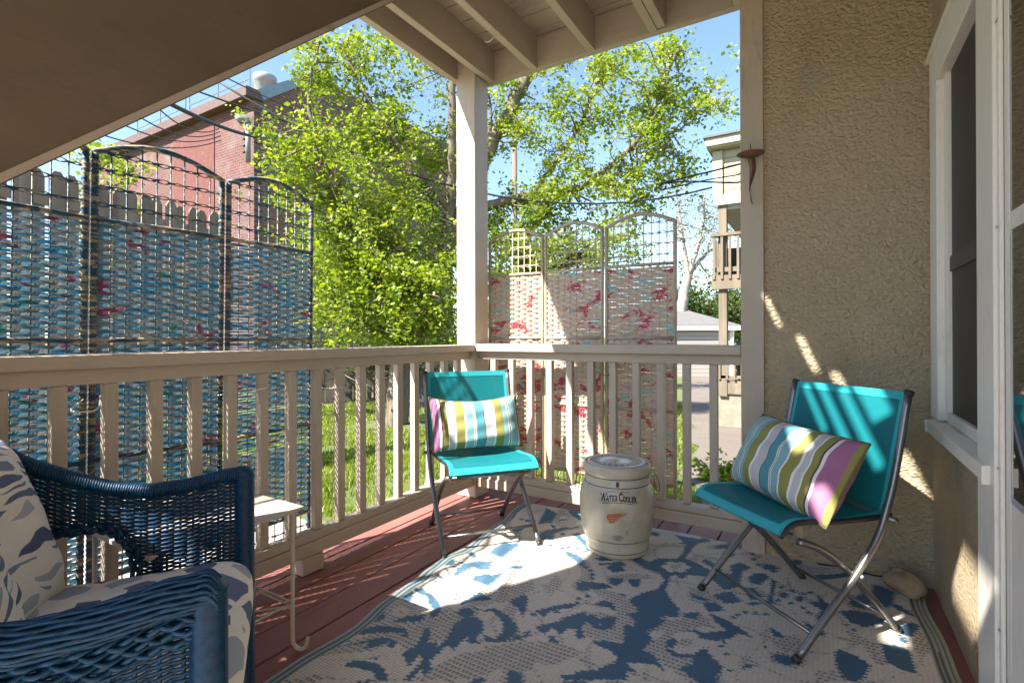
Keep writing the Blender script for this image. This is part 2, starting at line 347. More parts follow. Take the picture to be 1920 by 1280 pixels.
# ------------------------------------------------------------------ ground and setting
def gz(x, y):
    d = math.hypot(x, y)
    pts = [(0,-.13),(3,-.15),(4,-.22),(9.3,-.62),(13,-.77),(25,-1.05),(60,-1.5),(1500,-1.6)]
    for (a, za), (b, zb) in zip(pts, pts[1:]):
        if d <= b: return za+(zb-za)*(d-a)/(b-a)
    return pts[-1][1]
rads = [0,.8,1.6,2.4,3,3.5,4,5,6,7,8,9.3,11,13,16,20,25,35,60,120,300,700,1400]; NA = 96
vs = [(0,0,gz(0,0))] + [(r*math.cos(2*math.pi*k/NA), r*math.sin(2*math.pi*k/NA), gz(r,0)) for r in rads[1:] for k in range(NA)]
fs = [(0,1+k,1+(k+1)%NA) for k in range(NA)] + [(1+i*NA+k,1+(i+1)*NA+k,1+(i+1)*NA+(k+1)%NA,1+i*NA+(k+1)%NA) for i in range(len(rads)-2) for k in range(NA)]
g = MB(); g.add(vs, fs); tag(g.build('ground', M['soil'], smooth=True), kind='structure')
def sheet(name, m, poly_fn, x0, x1, y0, y1, step=.35, lift=.012):
    nx = int((x1-x0)/step)+1; ny = int((y1-y0)/step)+1; b = MB()
    def fn(u, v_):
        x = x0+(x1-x0)*u; y = y0+(y1-y0)*v_; x, y = poly_fn(x, y); return (x, y, gz(x, y)+lift)
    b.grid(fn, nx, ny); return tag(b.build(name, m, smooth=True), kind='structure')
sheet('path', M['path'], lambda x, y: (x, y+.06*math.sin(x*3)+.03*math.sin(x*7.3)), -6.5, -1.98, -3.5, 2.1)
sheet('path', M['path'], lambda x, y: (x, y), -1.9, 6, -6.5, -1.85)  # unseen pale paving added behind the camera to bounce sun into the porch
sheet('driveway', M['drive'], lambda x, y: (x+.08*math.sin(y*2.2)+.05*math.sin(y*5)+(-.22*(y-3) if x < 0 else 0), y), -.62, 6, 2.75, 26, .4)
# deck
D = MB(); xb = -1.985
k = 0; w_ = .135
while xb < .5:
    D.box(xb, -1.8, -.035, min(xb+w_, .345 if xb < .2 else .5), 2.74-.012*(k%2), -.001*(k%3)); xb += w_+.007; k += 1
D.box(-1.985, -1.8, -.10, .345, 2.71, -.037)
tag(D.build('deck', M['deck'], bevel=.004), kind='structure')
J = MB().box(-1.95,-1.75,-.16,.3,2.66,-.101); tag(J.build('deck_framing', M['oldwood']), kind='structure')

# grass blades (stuff)
def blades(n, x0, x1, y0, y1, ok, h=.05):
    X = rng.uniform(x0, x1, n); Y = rng.uniform(y0, y1, n); V = []; F = []
    for x, y in zip(X, Y):
        if not ok(x, y): continue
        z = gz(x, y); a = rng.uniform(0, 6.28); hh = h*rng.uniform(.5,1.4); ww = .004+.0022*math.hypot(x,y)*.5
        dx, dy = math.cos(a)*ww, math.sin(a)*ww; lx, ly = rng.normal(0,.4*hh,2); i = len(V)
        V += [(x-dx,y-dy,z-.005),(x+dx,y+dy,z-.005),(x+lx,y+ly,z+hh)]; F.append((i,i+1,i+2))
    return V, F
def lawn_ok(x, y):
    if x < -1.98 and y < 2.17: return False
    if -2.0 <= x and y < 2.76: return False
    if y > 2.7 and x > -.62-.22*(y-3)+.08*math.sin(y*2.2)-.03: return False
    n_ = math.sin(x*1.9+1)*math.sin(y*1.6+.5)+.5*math.sin(x*4.1+y*3.3)
    if n_ < -.55 and rng.random() < .85: return False
    if math.hypot(x+6.6, y-6.9) < .9 and rng.random() < .9: return False
    lat = .8547*x+.519*y; dep = -.519*x+.8547*y
    return dep > 2 and -1.02*dep < lat < .5*dep and dep < 16
V, F = blades(150000, -11, 0, 1.5, 13, lawn_ok); V2, F2 = blades(60000, -5, 0, 2, 6.5, lawn_ok, .045)
b = MB(); b.add(V, F); b.add(V2, F2); tag(b.build('grass', M['blade']), 'patchy green lawn grass beyond the porch railing', 'grass', kind='stuff')

# ------------------------------------------------------------------ porch structure
PX0, PX1, PY0, PY1 = -1.90, -1.763, 2.482, 2.62
t = thing('corner_post', 'square tan painted post holding the porch ceiling at the railing corner', 'post', (-1.83, 2.55, 0))
MB().box(PX0,PY0,0.002,PX1,PY1,2.71).build('shaft', M['tan'], t, bevel=.004)
t = thing('wall_post', 'flat tan painted post at the edge of the stucco wall', 'post', (-.262, 2.55, 0))
MB().box(-.31,2.478,.002,-.2165,2.62,2.71).build('shaft', M['tan'], t, bevel=.003)

# railings
def nails(mb, pts, ax='x'):
    for p in pts: mb.box(p[0]-.004,p[1]-.004,p[2]-.004,p[0]+.004,p[1]+.004,p[2]+.004)
t = thing('porch_railing', 'long tan wooden railing along the left edge, in front of the blue screen', 'railing', (-1.82, 1.0, 0))
MB().box(-1.875,-1.2,.872,-1.765,2.4815,.912).build('cap_rail', M['tan_y'], t, bevel=.006)
MB().box(-1.842,-1.2,.826,-1.80,2.4815,.872).build('upper_rail', M['tan_y'], t, bevel=.004)
MB().box(-1.85,-1.2,.125,-1.79,2.4815,.158).build('lower_rail', M['tan_y'], t, bevel=.004)
MB().box(-1.838,-1.2,.07,-1.782,2.4815,.1245).build('bottom_board', M['tan_y'], t, bevel=.004)
for yb in (-.2, 1.36): MB().box(-1.845,yb-.05,.002,-1.775,yb+.05,.0695).build('support_block', M['tan'], t, bevel=.004)
for i in range(-9, 17):
    y = .437+.1216*i
    MB().box(-1.838,y-.018,.1585,-1.806,y+.018,.8255).build('baluster', M['tan'], t, bevel=.003)
t = thing('porch_railing', 'tan wooden railing across the back of the deck, in front of the red splashed screen', 'railing', (-1.0, 2.54, 0))
MB().box(-1.7625,2.482,.872,-.3105,2.59,.918).build('cap_rail', M['tan_x'], t, bevel=.006)
MB().box(-1.7625,2.52,.826,-.3105,2.56,.8715).build('upper_rail', M['tan_x'], t, bevel=.004)
MB().box(-1.7625,2.50,.125,-.3105,2.565,.158).build('lower_rail', M['tan_x'], t, bevel=.004)
MB().box(-1.7625,2.49,.07,-.3105,2.55,.1245).build('bottom_board', M['tan_x'], t, bevel=.004)
for i in range(11):
    x = -1.665+.123*i
    MB().box(x-.018,2.522,.1585,x+.018,2.558,.8255).build('baluster', M['tan'], t, bevel=.003)

# ceiling: joists, header, boards with an unseen opening shaped to let sun in
ZB = 2.52
t = thing('porch_ceiling', 'tan painted porch ceiling of open joists and boards', 'ceiling', (-.9, 1.4, 2.52))
MB().box(-1.935,2.6205,ZB,1.2,2.66,ZB+.19).build('header_beam', M['tan_x'], t, bevel=.004)
MB().box(-1.935,2.6205-.0005-.03+.03,ZB+.19,1.2,2.66,ZB+.19001).build('header_top', M['tan_x'], t)
def joist(x, y0=-1.8, y1=2.62, th=.042, z0=ZB): MB().box(x-th/2,y0,z0,x+th/2,y1,ZB+.19).build('joist', M['tan_y'], t, bevel=.003)
joist(-1.916); joist(-1.735)
for x in (-1.435,-1.075): joist(x, y0=1.22 if x > -1.2 else -1.8)
joist(-.735, y0=1.22); joist(-.690, y0=1.22, y1=2.60)
for x in (-.33,.03,.39): joist(x, y0=-.94)
MB().box(-.90,-.985,ZB,.45,-.9405,ZB+.19).build('header_beam', M['tan_x'], t, bevel=.003)
C_ = MB(); yy = -1.8; i = 0
HOLE = (-1.04, -.64, -.55, 1.20)   # unseen opening cut for the sun strips: x0,x1,y0,y1
while yy < 2.68:
    y1 = yy+.135; z0 = ZB+.19
    if y1 < -.95: C_.box(-1.94,yy,z0,-.90,y1,z0+.03)  # ceiling left open behind the camera so sun on the right wall fills the porch
    elif y1 < HOLE[3] and yy > HOLE[2]:
        C_.box(-1.94,yy,z0,HOLE[0],y1,z0+.03); C_.box(HOLE[1],yy,z0,.6,y1,z0+.03)
    else: C_.box(-1.94,yy,z0,.6,y1,z0+.03)
    yy = y1+.006
C_.build('ceiling_boards', M['ceil'], t)
# upper deck above (blocks light between boards), left open at the added sun slots
U = MB(); z0 = ZB+.225
U.box(-1.93,-1.8,z0,HOLE[0],2.66,z0+.03); U.box(HOLE[1],-.98,z0,.6,2.66,z0+.03); U.box(HOLE[0],HOLE[3],z0,HOLE[1],2.66,z0+.03); U.box(HOLE[0],-.98,z0,HOLE[1],HOLE[2],z0+.03)
U.build('upper_floor', M['oldwood'], t)
def lit_slots():
    # unseen boards added over the opening, their gaps shaped to cast sun strips
    b = MB()
    cols = [(-1.04,-1.00,[]),(-1.00,-.93,[(-.42,-.12),(.02,.22)]),(-.93,-.91,[]),(-.91,-.88,[(.34,.60),(.96,1.10)]),(-.88,-.858,[]),(-.858,-.822,[(.22,.62),(.80,.95)]),
            (-.822,-.798,[]),(-.798,-.755,[(.10,.50),(.70,.82)]),(-.755,-.74,[(-.40,-.1)]),(-.74,-.66,[(-.50,-.06),(.28,.56)]),(-.66,-.64,[])]
    for x0, x1, op in cols:
        y = HOLE[2]
        for o0, o1 in op+[(HOLE[3],HOLE[3])]:
            if o0 > y: b.box(x0,y,z0,x1,o0,z0+.03)
            y = o1
    return b
lit_slots().build('sun_slot_boards', M['oldwood'], t)
b = MB()
hp = spline([(-1.50,2.28,2.71),(-1.50,2.28,2.64),(-1.485,2.28,2.625),(-1.49,2.28,2.57),(-1.515,2.28,2.545),(-1.545,2.28,2.55),(-1.555,2.28,2.58)], 6)
h_ = thing('ceiling_hook', 'pale metal plant hook screwed into the porch ceiling', 'hook', (-1.5,2.28,2.71))
b.tube(hp, .0045, 6).build('hook', M['galv'], h_, smooth=True)

# slanting stair side
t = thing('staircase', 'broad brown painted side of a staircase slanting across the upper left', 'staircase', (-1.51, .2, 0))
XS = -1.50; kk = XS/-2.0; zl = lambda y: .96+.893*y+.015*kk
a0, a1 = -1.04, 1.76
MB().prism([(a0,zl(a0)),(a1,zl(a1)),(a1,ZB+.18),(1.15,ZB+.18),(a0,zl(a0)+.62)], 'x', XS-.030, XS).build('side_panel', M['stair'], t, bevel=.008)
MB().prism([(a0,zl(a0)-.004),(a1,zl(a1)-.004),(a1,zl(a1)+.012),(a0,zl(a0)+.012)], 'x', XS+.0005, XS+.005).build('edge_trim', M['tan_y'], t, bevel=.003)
# unseen wall added to shade the floor, with a hole lighting the armchair
t = thing('sun_blocker_wall', 'tan wall added out of view to shade the deck floor', 'wall', (-1.94, -1.0, 0))
HY0, HY1, HZ0, HZ1 = -.66, -.44, 1.62, 1.98
b = MB(); b.box(-1.96,-1.8,.0,-1.9,HY0,2.70); b.box(-1.96,HY1,.0,-1.9,-.24,2.70); b.box(-1.96,HY0,0,-1.9,HY1,HZ0); b.box(-1.96,HY0,HZ1,-1.9,HY1,2.70)
b.build('blocker_boards', M['tan'], t)

# stucco walls
b = MB().box(-.216,2.487,-.3,.36,2.75,5.2); tag(b.build('stucco_wall', M['stucco']), 'rough beige stucco wall facing the deck behind the right chair', 'wall')
b = MB()
WX = .36
b.box(WX,2.43,-.3,WX+.2,2.4865,5.2); b.box(WX,1.72,-.3,WX+.2,2.43,.60); b.box(WX,1.72,1.99,WX+.2,2.43,5.2); b.box(WX,-2.0,2.1,WX+.2,1.72,5.2); b.box(WX,-2.0,-.3,WX+.2,.55,2.1)
tag(b.build('stucco_wall', M['stucco']), 'beige stucco wall with the white window and the door in it, at the right edge', 'wall')
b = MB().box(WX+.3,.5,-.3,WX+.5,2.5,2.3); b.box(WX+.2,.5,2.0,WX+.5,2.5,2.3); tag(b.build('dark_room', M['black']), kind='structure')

# window
t = thing('window', 'white framed dark window above the right chair, beside the corner', 'window', (.35, 2.1, .65))
MB().box(.342,2.285,.664,.40,2.415,1.85).build('casing', M['white'], t, bevel=.003)
MB().box(.342,1.6935,1.8505,.40,2.415,1.965).build('casing', M['white'], t, bevel=.003)
MB().box(.332,1.6935,1.966,.40,2.43,1.985).build('head_cap', M['white'], t, bevel=.004)
MB().box(.362,2.235,.70,.41,2.2845,1.85).build('frame', M['white'], t, bevel=.002)
b = MB(); b.box(.362,1.70,.664,.41,2.2345,.70); b.build('frame', M['white'], t, bevel=.002)
b = MB(); b.prism([(.318,.618),(.40,.618),(.40,.6635),(.318,.655)], 'y', 1.58, 2.335)
b.build('sill', M['white'], t, bevel=.003)
MB().box(.374,1.69,.7005,.376,2.2345,1.85).build('insect_screen', M['screenmesh'], t)
MB().box(.368,1.69,1.175,.3735,2.2345,1.225).build('meeting_rail', painted('dark_sash', (.05,.043,.045), .5), t)
# door
t = thing('storm_door', 'white storm door with dark glass at the right edge', 'door', (.35, 1.2, 0))
MB().box(.330,1.547,-.0,.42,1.6925,2.15).build('casing', M['white'], t, bevel=.003)
MB().box(.337,1.53,.0,.345,1.5465,2.15).build('hinge_strip', M['white'], t, bevel=.001)
for z in (.30,.66,1.2,1.66): MB().box(.334,1.527,z,.3365,1.547,z+.004).build('hinge', M['galv'], t)
MB().box(.345,1.495,.02,.385,1.5295,2.1).build('stile', M['white'], t, bevel=.004)
MB().box(.345,.70,.02,.385,1.4945,.60).build('kick_panel', M['white'], t, bevel=.004)
MB().box(.345,.70,1.185,.385,1.4945,1.225).build('middle_rail', M['white'], t, bevel=.003)
MB().box(.3465,.70,.601,.349,1.4945,1.1845).build('pane', M['glass'], t)
MB().box(.3465,.70,1.2255,.349,1.4945,2.1).build('pane', M['glass'], t)
b = MB(); b.box(.3455,1.486,.615,.3464,1.4945,1.1845); b.box(.3455,.70,.601,.3464,1.4945,.6148)
b.build('glazing_bead', M['galv'], t); 
MB().box(.345,.55,-.0,.42,.699,2.15).build('stile', M['white'], t)

# ------------------------------------------------------------------ folding woven screens
def screen(label, pos, wdir, nrm, mats, zb, W=.405, folds=(.02,-.02,.02), lean=.012, seed=1, tops=(0,0,0), n=3, hts=(.0050,.0062), gp=.16, pitch=.0122):
    """pos: start of first panel; wdir: direction along; each panel W wide"""
    rr = random.Random(seed); mf, mw = mats
    root = thing('folding_screen', label, 'screen', (pos[0], pos[1], zb)); root['_w'] = [0,0,0]; root.location = (0,0,0)
    wd = Vector(wdir).normalized(); nr = Vector(nrm).normalized(); P0 = Vector(pos)
    for p in range(n):
        A = P0 + wd*(W*p) + nr*folds[p]; Bq = P0 + wd*(W*(p+1)) + nr*(folds[p+1] if p < n-1 else -folds[p])
        ax = (Bq-A).normalized(); n_ = ax.cross(Vector((0,0,1))).normalized()
        T0 = tops[p]
        def pt(u, z, off=0): # u 0..W, z absolute
            q = A + ax*u + n_*off; return (q.x + wd.x*lean*(z-zb), q.y + wd.y*lean*(z-zb), z)
        HT = zb+1.60+T0; HB = zb
        e = .012; U0, U1 = e, W-e
        fr = MB()
        def wob(u, z): return (rr.uniform(-.0012,.0012), )
        for u in (U0, U1): fr.tube([pt(u, HB+(HT-HB)*k/12) for k in range(13)], .0098, 6)
        arch = [pt(U0+(U1-U0)*k/12, HT-.005+.055*math.sin(math.pi*k/12)) for k in range(13)]
        fr.tube(arch, .0100, 6)
        rails = [HB+.215, HB+.60, HB+.985, HB+1.375]
        for z in rails+[HB+.01]: fr.tube([pt(U0,z,.002), pt(W/2,z+.003,.002), pt(U1,z,.002)], .0085, 6)
        # wrapping turns
        for u in (U0, U1):
            z = HB+.01
            while z < HT:
                fr.tube([pt(u, z-.0025), pt(u, z+.004)], .0112, 6, False); z += .0155
        fo = fr.build('panel_frame', mf, root, smooth=True); 
        # dowels
        nd = 8; ds = [U0+(U1-U0)*(k+1)/(nd+1) for k in range(nd)]
        dm = MB()
        for k, u in enumerate(ds):
            top = HT-.005+.055*math.sin(math.pi*(k+1)/(nd+1))
            dm.tube([pt(u,HB+.01), pt(u,HB+.6), pt(u,HB+1.2), pt(u,top)], .0026, 5)
        dm.build('dowels', mf, fo, smooth=True)
        # weave ribbons
        wm = MB(); z = rails[0]+.014; row = 0
        keys = [U0]+ds+[U1]
        while z < rails[3]-.012:
            if any(abs(z-r_) < .0125 for r_ in rails[1:3]): z += .006; continue
            ht = rr.uniform(*hts); ph = row % 2; vs = []; n0 = len(keys); dz0 = rr.uniform(-.0014,.0014)
            gap = rr.random() < gp
            for i in range(n0-1):
                for s_ in range(4):
                    u = keys[i]+(keys[i+1]-keys[i])*s_/4; sgn = 1 if (i+ph) % 2 else -1
                    sgn2 = -sgn
                    # passes in front of one dowel, behind the next
                    off = .0055*math.cos(math.pi*(s_/4))*sgn2
                    hh = ht*(1-.12*abs(math.cos(math.pi*s_/4)))
                    zz = z+dz0*math.sin(u*20+row)+rr.uniform(-.0006,.0006)
                    vs += [pt(u, zz-hh*(.55 if gap else 1), off), pt(u, zz+hh*(.55 if gap else 1), off+.001)]
            vs += [pt(U1, z-ht*.5, .0), pt(U1, z+ht*.5, .0)]
            wm.add(vs, [(2*i,2*i+2,2*i+3,2*i+1) for i in range(len(vs)//2-1)])
            z += pitch; row += 1
        wm.build('woven_strips', mw, fo, smooth=True)
        # open lattice: pairs of strips pinched at the dowels
        for lname, zls in (('top_lattice', [rails[3]+.052+k*.057 for k in range(4)]), ('bottom_lattice', [HB+.055+k*.052 for k in range(3)])):
          lm = MB()
          for zl in zls:
            for s2 in (-1, 1):
                pts = []
                for i in range(len(keys)-1):
                    for s_ in range(4):
                        t_ = s_/4; u = keys[i]+(keys[i+1]-keys[i])*t_
                        lim = HT-.012+.055*math.sin(math.pi*(u-U0)/(U1-U0)); wb = .0022*math.sin(i*2.3+zl*90+s2)
                        zz = zl+wb+s2*.0052*math.sin(math.pi*t_)**2
                        if zz < lim: pts.append((pt(u, zz, s2*.002), t_))
                if zl < HB+1.0 or zl < HT-.02: pts.append((pt(U1, zl, 0), 0))
                if len(pts) < 6: continue
                vs = []
                for q, t_ in pts:
                    hh = .0014+.0030*abs(math.cos(math.pi*t_))**3; vs += [(q[0],q[1],q[2]-hh),(q[0],q[1],q[2]+hh)]
                F_ = [(2*i,2*i+2,2*i+3,2*i+1) for i in range(len(vs)//2-1) if (Vector(vs[2*i])-Vector(vs[2*i+2])).length < .05]
                lm.add(vs, F_)
          lm.build(lname, mf, fo, smooth=True)
    return root
screen('tall blue splashed woven folding screen standing outside the left railing', (-1.97,-.147,0), (0,1,0), (-1,0,0), (M['frameL'],M['weaveL']), -.035, .412, (.03,.0,.03,-.01), .012, 3, n=4, tops=(0,0,0,0), hts=(.0057,.0067), gp=.10, pitch=.0122)
screen('tall tan woven folding screen with crimson splashes behind the back railing', (-1.82,2.70,0), (1,0,0), (0,1,0), (M['frameR'],M['weaveR']), -.035, .392, (.0,.02,-.01), .003, 5, hts=(.0077,.0084), gp=.02, pitch=.0148)
# string ties
def tie(pts, label, m=M['string'], r=.0022):
    o = MB().tube(spline(pts,5), r, 5).build('string_tie', m, smooth=True); tag(o, label, 'string')
tie([(-1.94,.70,.78),(-1.86,.67,.762),(-1.793,.64,.755),(-1.79,.62,.75),(-1.86,.60,.75),(-1.95,.66,.77)], 'white string tying the blue screen to a baluster near its left fold')
tie([(-1.95,1.05,.742),(-1.86,1.12,.752),(-1.795,1.165,.77),(-1.79,1.13,.765),(-1.86,1.10,.75)], 'white string tying the second fold of the blue screen to the railing')
tie([(-1.96,1.48,.74),(-1.86,1.50,.735),(-1.793,1.515,.74),(-1.79,1.54,.738),(-1.86,1.53,.738)], 'white string tying the far edge of the blue screen to a baluster')
tie([(-1.08,2.70,.76),(-1.03,2.60,.765),(-.98,2.512,.76),(-.94,2.515,.76),(-.99,2.62,.765)], 'dark wire tying the tan screen to a back baluster', M['wire'], .002)
tie([(-1.50,2.70,.28),(-1.44,2.60,.275),(-1.41,2.512,.275),(-1.37,2.56,.272)], 'thin dark wire tying the tan screen low on the back railing', M['wire'], .002)

# ------------------------------------------------------------------ folding chairs
def rounded_sheet(fn, nu, nv, th):
    b = MB(); b.grid(lambda u, v_: fn(u, v_, 0), nu, nv); n1 = len(b.v)
    b2 = MB(); b2.grid(lambda u, v_: fn(u, v_, th), nu, nv)
    return b
def make_chair():
    root = bpy.data.objects.new('folding_chair', None); col.objects.link(root); root['_w'] = [0,0,0]
    HB_ = .222; HF = .19
    back = spline([(.22,0,.012),(.105,0,.125),(0,0,.225),(-.085,0,.33),(-.125,0,.42),(-.16,0,.53),(-.215,0,.77)], 6)
    for s in (-1, 1):
        b = MB(); b.tube([(p.x, s*HB_, p.z) for p in back], [.0115]*len(back), 10)
        leg = b.build('long_leg', M['gun'], root, smooth=True)
        MB().tube([(.232,s*HB_,.0),(.218,s*HB_,.016)], .0128, 10).build('foot_cap', M['plastic'], leg, smooth=True)
        MB().tube([(-.01,s*(HB_-.02),.222),(-.01,s*(HB_+.0135),.222)], .006, 8).build('pivot', M['galv'], leg, smooth=True)
        b = MB(); rear = spline([(.185,0,.335),(.10,0,.30),(0,0,.225),(-.11,0,.115),(-.205,0,.012)], 6)
        b.tube([(p.x, s*HF, p.z) for p in rear], .0115, 10); leg = b.build('short_leg', M['gun'], root, smooth=True)
        MB().tube([(-.216,s*HF,.0),(-.203,s*HF,.016)], .0128, 10).build('foot_cap', M['plastic'], leg, smooth=True)
        # seat rail
        b = MB(); sr = spline([(-.165,0,.385),(-.10,0,.382),(.05,0,.385),(.18,0,.395),(.235,0,.385),(.262,0,.36)], 6)
        b.tube([(p.x, s*(HF+.008), p.z) for p in sr], .010, 8).build('seat_rail', M['plastic'], root, smooth=True)
        b = MB(); b.box(.165,s*(HF-.004)-.004,.325,.20,s*(HF-.004)+.004,.385).build('bracket', M['gun'], root, bevel=.003)
        b = MB(); b.tube([(-.215,s*HB_,.765),(-.221,s*HB_,.778)], .0135, 10).build('top_cap', M['plastic'], root, smooth=True)
    MB().tube([(.165,-HB_,.07),(.165,HB_,.07)], .0065, 8).build('stretcher', M['gun'], root, smooth=True)
    MB().tube([(-.165,-HF,.055),(-.165,HF,.055)], .0065, 8).build('stretcher', M['gun'], root, smooth=True)
    MB().tube([(.135,-HF,.318),(.135,HF,.318)], .0085, 8).build('stretcher', M['gun'], root, smooth=True)
    MB().tube([(-.13,-HB_-.025,.385),(-.13,HB_+.025,.385)], .009, 8).build('seat_bar', M['gun'], root, smooth=True)
    # seat sling
    sr = spline([(-.155,0,.398),(-.10,0,.393),(.05,0,.394),(.18,0,.405),(.235,0,.397),(.268,0,.366)], 5)
    def sfn(u, v_):
        k = v_*(len(sr)-1); i = min(int(k), len(sr)-2); p = sr[i].lerp(sr[i+1], k-i); y = (u-.5)*2*(HF+.014)
        sag = -.012*(1-(2*u-1)**2)*math.sin(math.pi*min(1,v_*1.1))
        return (p.x, y, p.z+sag)
    b = MB(); b.grid(sfn, 14, len(sr)-1); b.grid(lambda u, v_: tuple(Vector(sfn(u, v_))-Vector((0,0,.0025))), 14, len(sr)-1)
    so_ = b.build('seat', M['teal'], root, smooth=True)
    b = MB()
    for u0, u1 in ((0,.05),(.95,1)): b.grid(lambda u, v_: tuple(Vector(sfn(u0+(u1-u0)*u, v_))+Vector((0,0,.0012))), 1, len(sr)-1)
    b.grid(lambda u, v_: tuple(Vector(sfn(u, .86+.14*v_))+Vector((0.0005,0,.0014))), 14, 4)
    b.build('hem', M['teal_hem'], so_, smooth=True)
    # back sling
    def bfn(u, v_):
        z = .405+(.775-.405)*v_; x = -.124+(-.2165+.124)*v_ ; y = (u-.5)*2*HB_
        return (x-.014*(1-(2*u-1)**2)*math.sin(math.pi*(.3+.5*v_)), y, z)
    b = MB(); b.grid(bfn, 14, 10); b.grid(lambda u, v_: tuple(Vector(bfn(u, v_))+Vector((-.0025,0,0))), 14, 10)
    bo = b.build('backrest', M['teal'], root, smooth=True)
    b = MB()
    for u0, u1 in ((0,.055),(.945,1)): b.grid(lambda u, v_: tuple(Vector(bfn(u0+(u1-u0)*u, v_))+Vector((.0014,0,0))), 2, 8)
    b.grid(lambda u, v_: tuple(Vector(bfn(u, .93+.07*v_))+Vector((.0017,0,.0003))), 14, 2)
    b.build('hem', M['teal_hem'], bo, smooth=True)
    return root
ch = make_chair(); ch.location = (-1.43,2.04,.003); ch.rotation_euler = (0,0,math.atan2(-.627,.778))
tag(ch, 'turquoise folding chair in the railing corner, beside the corner post', 'chair', 'turquoise folding chairs on the deck')
ch2 = copy_tree(ch); ch2.location = (-.076,2.028,.006); ch2.rotation_euler = (0,0,math.atan2(-.731,-.682))
tag(ch2, 'turquoise folding chair against the stucco wall, below the window', 'chair', 'turquoise folding chairs on the deck')

def pillow_mesh(Lx, Lz, T, n=28, m=20, pinch=.09, sag=0):
    b = MB()
    def f(sgn):
        def fn(u, v_):
            a = 2*u-1; c_ = 2*v_-1
            sx = 1-pinch*(1-abs(a)**2.0)*abs(c_)**3*.6; sz = 1-pinch*(1-abs(c_)**2)*abs(a)**3*.6
            x = a*Lx/2*(1-pinch*.5*(1-c_*c_)*abs(a)**4); z = c_*Lz/2*(1-pinch*.9*(1-a*a)*abs(c_)**4)
            t_ = max(0, (1-abs(a)**3.2)*(1-abs(c_)**2.8))**.55
            wr = .004*math.sin(a*9+c_*3)*t_+.003*math.sin(c_*11-a*4)*t_
            z += -sag*(1-a*a)*(.5+.5*c_)
            return (x, sgn*(T/2*t_)+wr, z)
        return fn
    b.grid(f(1), n, m); b.grid(f(-1), n, m); return b, f(1)
def pillow(label, cat, Lx, Lz, T, mat_, loc, rot, pipe=None, pinch=.09, sag=0, group=None):
    b, fn = pillow_mesh(Lx, Lz, T, pinch=pinch, sag=sag)
    root = bpy.data.objects.new('pillow', None); col.objects.link(root); root['_w'] = [0,0,0]; root.location = loc
    root.rotation_euler = rot; tag(root, label, cat, group)
    b.build('cover', mat_, root, smooth=True, fix=True)
    if pipe:
        pts = [fn(k/20,0) for k in range(20)]+[fn(1,k/14) for k in range(14)]+[fn(1-k/20,1) for k in range(20)]+[fn(0,1-k/14) for k in range(15)]
        MB().tube(pts, .0035, 5).build('piping', pipe, root, smooth=True)
    return root
def on_chair(cobj, lx, ly, lz, tilt, yaw=0, roll=0, flip=False):
    Mx = cobj.matrix_basis if False else Matrix.Translation(cobj.location) @ cobj.rotation_euler.to_matrix().to_4x4()
    # pillow local: x width, y thickness, z height ; put x along chair y
    L = Matrix.Translation((lx, ly, lz)) @ Matrix.Rotation(tilt, 4, 'Y') @ Matrix.Rotation(R(90)+yaw, 4, 'Z') @ Matrix.Rotation(roll, 4, 'Y')
    if flip: L = L @ Matrix.Rotation(R(180), 4, 'Y')
    return Mx @ L
p1 = pillow('striped lumbar pillow on the corner chair, its magenta end at the left', 'pillow', .455, .27, .13, M['stripes'], (0,0,0), (0,0,0), M['piping'], .10, .02, 'striped lumbar pillows')
p1.matrix_world = on_chair(ch, -.045, -.0, .535, R(-22), 0, R(0))
p2 = pillow('striped lumbar pillow on the chair by the stucco wall, its magenta end at the right', 'pillow', .50, .285, .15, M['stripes'], (0,0,0), (0,0,0), M['piping'], .06, .0, 'striped lumbar pillows')
p2.matrix_world = on_chair(ch2, .03, -.0, .515, R(-30), R(-5), R(5), True)

# ------------------------------------------------------------------ crock
CX, CY = -.795, 2.215
t = thing('water_cooler_crock', 'tall glazed stoneware water cooler crock with a glass lid on the rug', 'crock', (CX, CY, .006))
prof = [(.0,.0),(.118,.0),(.133,.004),(.139,.014),(.141,.05),(.1425,.066),(.150,.080),(.160,.13),(.1655,.19),(.1655,.235),(.160,.275),(.150,.300),(.1425,.312),(.1415,.338),(.1415,.345),(.1475,.349),(.1495,.36),(.1495,.385),(.1465,.392),(.1395,.394),(.135,.390),(.134,.37)]
def crock_r(z):
    for (r0,z0_),(r1,z1_) in zip(prof[1:], prof[2:]):
        if z0_ <= z <= z1_ and z1_ > z0_: return r0+(r1-r0)*(z-z0_)/(z1_-z0_)
    return .14
MB().lathe(prof, 64, (0,0,0)).build('body', M['crock'], t, smooth=True, local=True)
for z in (.027,.077,.309,.343):
    b = MB(); r_ = crock_r(z)+.0006; b.lathe([(crock_r(z-.0014)+.0006,z-.0014),(r_+.0003,z),(crock_r(z+.0014)+.0006,z+.0014)], 64).build('glaze_line', M['crockblue'], t, smooth=True, local=True)
b = MB(); b.lathe([(.1345,.378),(.134,.389),(.128,.396),(.120,.3965),(.112,.393),(.04,.394),(.0,.395)], 64)
lid = b.build('lid', M['lid'], t, smooth=True, local=True)
b = MB()
for k in range(40):
    a = 2*math.pi*k/40; c0, s0_ = math.cos(a), math.sin(a); L_ = .092 if k % 2 else .075
    b.tube([(c0*.014,s0_*.014,.396),(c0*L_*.6,s0_*L_*.6,.3962),(c0*L_,s0_*L_,.3945)], [.0016,.0024,.0008], 5)
for k in range(72):
    a = 2*math.pi*k/72; b.tube([(math.cos(a)*.116,math.sin(a)*.116,.3955),(math.cos(a+.05)*.127,math.sin(a+.05)*.127,.3965)], .0018, 4)
M['lidcut'] = NM('cut_glass_rays').color((.85,.84,.76)).set(Roughness=.25).m
